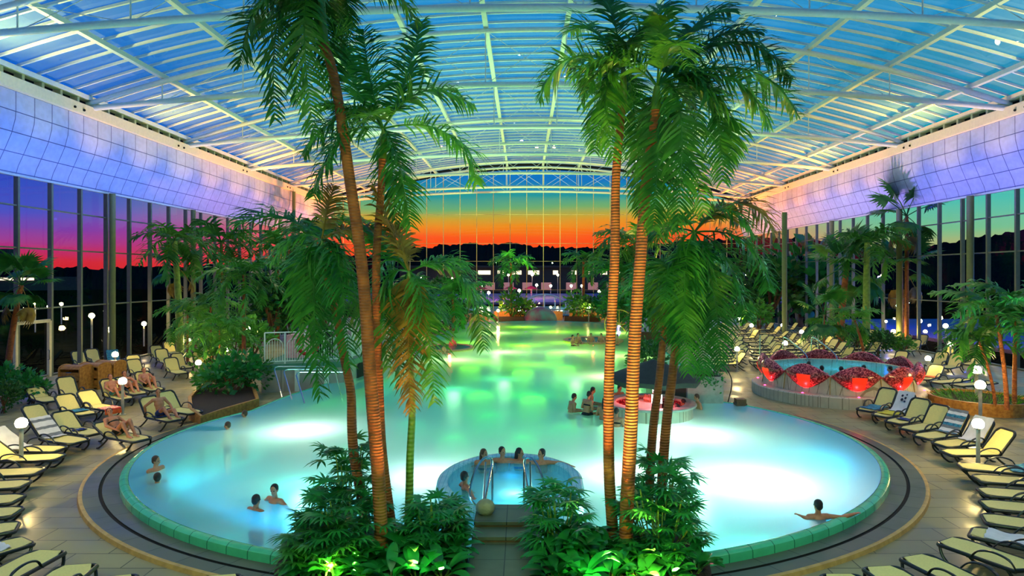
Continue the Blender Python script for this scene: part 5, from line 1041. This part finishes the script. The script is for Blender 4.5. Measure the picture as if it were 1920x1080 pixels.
def stand():
    return dict(pel=V3(0, 0, .95), chest=V3(.01, 0, 1.25), neck=V3(0, 0, 1.47), head=V3(.02, 0, 1.63), look=V3(1, 0, 0),
                shL=V3(0, .19, 1.41), elL=V3(.02, .25, 1.12), haL=V3(.16, .24, .9), shR=V3(0, -.19, 1.41), elR=V3(.02, -.25, 1.12), haR=V3(.16, -.24, .9),
                hiL=V3(0, .09, .92), knL=V3(.03, .1, .5), anL=V3(0, .1, .08), hiR=V3(0, -.09, .92), knR=V3(.03, -.1, .5), anR=V3(0, -.1, .08))
def seated(lean=0.0):
    j = stand(); dz = -.45
    for k in ('pel', 'chest', 'neck', 'head', 'shL', 'elL', 'haL', 'shR', 'elR', 'haR', 'hiL', 'hiR'): j[k] = j[k]+V3(0, 0, dz)
    for k, q in (('chest', .3), ('neck', .52), ('head', .66), ('shL', .46), ('shR', .46), ('elL', .2), ('elR', .2)): j[k] = j[k]+V3(lean*q, 0, 0)
    for s, y in (('L', .1), ('R', -.1)): j['kn'+s] = V3(.43, y*1.2, .5); j['an'+s] = V3(.42, y*1.2, .08); j['ha'+s] = V3(.3, y*1.8, .62); j['el'+s] = V3(.02+lean*.2, y*2.6, .7)
    return j
def recline(a, knee=.0, px=-.2, pz=.49):
    a = R(a); u = V3(-math.cos(a), 0, math.sin(a)); p = V3(px, 0, pz); j = {}
    j['pel'] = p; j['chest'] = p+u*.31; j['neck'] = p+u*.53; j['head'] = p+u*.7+V3(.04, 0, .02); j['look'] = V3(1, 0, .2)
    for s, y in (('L', 1), ('R', -1)):
        j['sh'+s] = p+u*.47+V3(0, .19*y, 0); j['el'+s] = p+u*.25+V3(.06, .29*y, .02); j['ha'+s] = p+V3(.18, .2*y, .12)
        j['hi'+s] = p+V3(.02, .09*y, 0); j['kn'+s] = p+V3(.40, .11*y, .05+knee*(1 if y > 0 else .85)); j['an'+s] = V3(px+.75-(.18*knee/.3 if knee else 0), .12*y, .45) if not knee else V3(px+.68, .1*y, .45)
    return j
def person(j, loc, rz, label, hair='hair', long_=False, suit='black', top=None, vox=.013, sc=1.0, hands=True, skin='skin'):
    o = empty('person', loc, rz, label, 'person', None, None, sc); b = MB()
    left = (j['shL']-j['shR']).normalized(); sp = j['neck']-j['pel']; Mx = frame_of(sp, left)
    def seg(p, r): b.ball(p, r, 14, 10, 0, Mx)
    pel, ch, nk = j['pel'], j['chest'], j['neck']
    seg(pel, (.115, .165, .12)); seg(pel.lerp(ch, .35), (.10, .142, .13)); seg(pel.lerp(ch, .68), (.105, .148, .13)); seg(ch, (.118, .168, .14)); seg(ch.lerp(nk, .45), (.108, .165, .11)); seg(ch.lerp(nk, .75), (.075, .13, .07))
    hd = j['head']; lk = j['look'].normalized(); up = (hd-nk).normalized()
    if abs(up.dot(lk)) > .8: up = V3(0, 0, 1)
    lk = (lk-up*lk.dot(up)).normalized(); hs = up.cross(lk); HM = Matrix((lk, hs, up)).transposed()
    def hp(x, y, z): return hd+HM @ V3(x, y, z)
    capsule(b, nk-up*.06, hd-up*.05, .062, .055)
    b.ball(hp(-.01, 0, .025), (.094, .075, .098), 16, 12, 0, HM); b.ball(hp(.022, 0, -.045), (.062, .056, .075), 14, 10, 0, HM); capsule(b, hp(.078, 0, .012), hp(.1, 0, -.028), .012, .017, 8)
    for s in (-1, 1): b.ball(hp(-.005, s*.077, -.01), (.022, .012, .032), 8, 6, 0, HM)
    b.ball(hp(.078, 0, -.068), (.014, .026, .009), 8, 6, 0, HM)
    for s, q in (('L', 1), ('R', -1)):
        sh, el, ha = j['sh'+s], j['el'+s], j['ha'+s]; capsule(b, ch.lerp(nk, .7), sh, .07, .066); capsule(b, sh, el, .058, .042); capsule(b, el, el.lerp(ha, .4), .044, .043); capsule(b, el.lerp(ha, .4), ha, .043, .029)
        pn = V3(0, 0, 1) if abs((ha-el).normalized().z) < .8 else V3(1, 0, 0); hand(b, ha, ha-el, pn, q, .4)
        hi, kn, an = j['hi'+s], j['kn'+s], j['an'+s]; capsule(b, hi, kn, .092, .06); m_ = kn.lerp(an, .3)+(V3(-.02, 0, 0) if kn.z > an.z+.2 else V3(0, 0, -.02)); capsule(b, kn, m_, .06, .06); capsule(b, m_, an, .06, .038)
        t = V3(1, 0, 0) if kn.z-an.z > .12 else V3(.35, 0, .9); t = t.normalized(); capsule(b, an-t*.05-V3(0, 0, .02)*(t.x > .8), an+t*.13-V3(0, 0, .035)*(t.x > .8), .04, .03); 
        for f in range(5): capsule(b, an+t*.13+left*(f-2)*.014-V3(0, 0, .04)*(t.x > .8), an+t*(.185-.006*abs(f-1 if q < 0 else f-3))+left*(f-2)*.016-V3(0, 0, .045)*(t.x > .8), .012, .009, 6)
    body = b.build('body', M[skin], o); md = body.modifiers.new('union', 'REMESH'); md.mode = 'VOXEL'; md.voxel_size = vox; md.use_smooth_shade = True; ms = body.modifiers.new('soften', 'SMOOTH'); ms.factor = .5; ms.iterations = 3
    b = MB(); b.ball(hp(-.026, 0, .045), (.092, .084, .092), 16, 12, 0, HM); b.ball(hp(-.05, 0, 0), (.062, .074, .085), 12, 10, 0, HM)
    for s in (-1, 1): b.ball(hp(-.015, s*.068, .03), (.05, .018, .05), 8, 6, 0, HM)
    if long_: capsule(b, hp(-.07, 0, .0), hp(-.1, 0, -.16), .07, .055); capsule(b, hp(-.1, 0, -.16), hp(-.09, 0, -.28), .055, .03)
    b.build('hair', M[hair], o)
    b = MB()
    for s in (-1, 1): b.ball(hp(.074, s*.031, .006), (.012, .014, .009), 8, 6, 0, HM)
    b.build('eyes', M['black'], o)
    b = MB(); b.ball(pel-sp.normalized()*.0, (.125, .176, .11), 16, 10, 0, Mx)
    for s in ('L', 'R'): capsule(b, j['hi'+s], j['hi'+s].lerp(j['kn'+s], .38), .102, .09, 12)
    b.build('swim_shorts' if not top else 'swimsuit', M[suit], o)
    if top: b = MB(); b.ball(ch+sp.normalized()*.02, (.127, .175, .06), 16, 8, 0, Mx); b.build('swim_top', M[top], o)
    return o
def by_head(j, px, py, z, rz, label, Y=None, **k):
    p = P(px, py, Y) if Y else G(px, py, z); sc = k.get('sc', 1.0); h = Matrix.Rotation(rz, 3, 'Z') @ (j['head']*sc)
    return person(j, p-h, rz, label, **k)
def armsout(j, l=1.0, r=1.0, dz=.0):
    j['elL'] = j['shL']+V3(-.02, .27*l, -.04+dz); j['haL'] = j['elL']+V3(.06, .24*l, .02); j['elR'] = j['shR']+V3(-.02, -.27*r, -.04+dz); j['haR'] = j['elR']+V3(.06, -.24*r, .02); return j
def look(j, x, y, z=0): j['look'] = V3(x, y, z); return j
S = -pi/2
by_head(look(stand(), 1, .3), 293, 864, .50, R(-20), 'bather with light hair at the left pool rim, farther of two', hair='hairbrown')
by_head(look(stand(), 1, 0), 295, 896, .36, R(120), 'dark haired swimmer at the left pool rim, nearer of two')
by_head(look(stand(), 1, .2), 481, 938, .44, R(60), 'swimmer with dark hair seen from behind, left of the near pair')
j = armsout(stand(), .8, .8, -.1); by_head(look(j, 1, .5, -.4), 514, 919, .52, R(-120), 'dark haired swimmer looking down, right of the near pair')
by_head(stand(), 458, 776, .36, R(180), 'pale swimmer near the timber planter, farther one', hair='hairbrown'); by_head(stand(), 426, 798, .36, R(180), 'pale swimmer near the timber planter, close to the rim', hair='hairbrown')
j = armsout(stand(), .25, 1.15, .02); j['haR'] = j['elR']+V3(.02, -.26, .05); by_head(look(j, 1, .2), 1533, 948, .5, R(95), 'dark haired man seen from behind with arm along the right pool rim', vox=.011)
# front whirlpool
j = seated(); by_head(look(j, .6, .8), 908, 851, 0, S, 'woman with long brown hair in the front whirlpool, far left', Y=16.15, hair='hairbrown', long_=True, top='black', vox=.011)
j = armsout(seated(-.1), .9, .9); j['haR'] = j['elR']+V3(.1, -.2, -.04); by_head(look(j, .7, .6, -.3), 942, 847, 0, S, 'dark haired man with arms on the whirlpool rim, second from left', Y=16.35, vox=.011)
j = seated(); by_head(look(j, .4, 1), 975, 849, 0, S, 'woman with dark ponytail in the front whirlpool, third from left', Y=16.35, long_=True, top='blue', vox=.011)
j = armsout(seated(-.1), 1.1, 1.0, .03); j['haL'] = j['elL']+V3(.12, .22, -.03); by_head(look(j, .6, -.8), 1015, 851, 0, S, 'man with both arms spread on the whirlpool rim at right', Y=16.2, vox=.011)
j = armsout(seated(-.15), .3, 1.0); j['haR'] = j['elR']+V3(-.05, -.22, .02); j['haL'] = V3(.35, .2, .6); by_head(look(j, 1, .3), 872, 894, 0, R(25), 'short haired man sitting in the whirlpool behind the left handrail', Y=14.3, vox=.011, suit='blue')
# bar guests
for px, py, Y, rz, lab, k in ((1077, 744, 23.4, 20, 'bather standing farthest left of the pool bar', {}), (1105, 740, 23.0, 40, 'woman with pinned up hair seen from behind at the pool bar', dict(top='black')), (1112, 732, 24.2, 0, 'broad shouldered man behind the pinned up hair woman', {}),
                              (1134, 752, 22.3, 60, 'dark haired bather leaning over the left of the bar counter', dict(long_=True)), (1162, 728, 24.5, -60, 'person in the shade under the bar parasol', {}), (1156, 772, 21.2, 70, 'bather with bare back right at the front of the bar', dict(top='black')),
                              (1268, 764, 22.0, 150, 'bather turned to the bar at its right, nearer one', dict(top='black', long_=True)), (1281, 755, 22.8, 170, 'bather turned to the bar at its right, farther one', {}), (1306, 745, 24.0, 180, 'bather alone by the white walled planter', dict(hair='hairbrown'))):
    j = seated(.25); j['haL'] = j['shL']+V3(.4, -.05, -.3); j['haR'] = j['shR']+V3(.4, .05, -.3); by_head(look(j, 1, 0, -.1), px, py, 0, R(rz), lab, Y=Y, vox=.016, **k)
# far islands and shell whirlpool
for px, py, rz, lab in ((1074, 631, -30, 'bather on the left end of the far red island'), (1084, 628, -60, 'bather second from left on the far red island'), (1108, 628, -90, 'bather in the middle of the far red island'), (1127, 628, -120, 'bather right of middle on the far red island'), (1157, 630, -150, 'bather near the water wheel by the far red island')):
    by_head(seated(), px, py, .9, R(rz), lab, vox=.02)
for px, py, rz, lab in ((833, 646, -20, 'bather low in the small far left island'), (849, 634, -60, 'bather sitting up on the small far left island')): by_head(seated(), px, py, .85, R(rz), lab, vox=.02)
for px, py, rz, lab in ((1516, 683, 90, 'dark head in the shell whirlpool, far left'), (1541, 691, 70, 'dark head in the shell whirlpool, second from left'), (1577, 693, 80, 'low dark head in the middle of the shell whirlpool'), (1619, 690, 90, 'dark head in the shell whirlpool, second from right'), (1668, 692, 150, 'dark head in the shell whirlpool, far right')):
    by_head(seated(), px, py, 1.42, R(rz), lab, vox=.018)
# sunbathers on loungers
def on(L_, j, label, **k): return person(j, L_.location, L_.rotation_euler.z, label, **k)
j = recline(50, .3, -.25); on(LB[8], look(j, .8, -.4), 'dark haired woman in black swimwear lying with knees drawn up', top='black', vox=.011, long_=False)
j = recline(75, .25, .0, .5); j['elR'] = j['shR']+V3(-.15, -.2, -.2); j['haR'] = V3(-.35, -.3, .48); j['elL'] = j['shL']+V3(.1, .15, -.22); j['haL'] = V3(.42, .2, .6); j['knL'] = V3(.4, .25, .6); j['anL'] = V3(.8, .12, .47); j['knR'] = V3(.42, -.12, .72); j['anR'] = V3(.78, -.12, .46)
on(LB[7], look(j, 1, -.5, .1), 'bare chested man in blue trunks sitting up on a lounger', suit='blue', vox=.011, hair='hairbrown')
on(LB[11], recline(55, .22), 'sunbather in pale blue trunks left of the lamp', suit='aqua', vox=.013, hair='hairbrown'); on(LB[12], recline(50, .25), 'sunbather with dark swimwear behind the lamp', top='black', vox=.013); on(LB[13], recline(52, .28), 'sunbather with raised knees nearest the timber bins', suit='black', vox=.013, hair='hairbrown')
# ---------------------------------------------------------------- garden uplights in the beds
for x, y, e, c in ((-3.05, 10.2, 260, (210, 240, 90)), (1.95, 10.1, 300, (225, 240, 90)), (-1.7, 10.2, 160, (120, 255, 120)), (1.0, 10.2, 160, (120, 255, 120))):
    light('bed_uplight', 'POINT', (x, y-.35, .75), e*.12, c, .05)
    for dx, ty in ((0, 11.2), (.4, 12.5)):
        p = (x+dx, y-.2, .6); light('palm_uplight', 'SPOT', p, e*8, (210, 255, 130) if dx else (255, 170, 90), .06, aim(p, (x+dx*.5, ty, 9)), spot_size=R(75), spot_blend=.7)
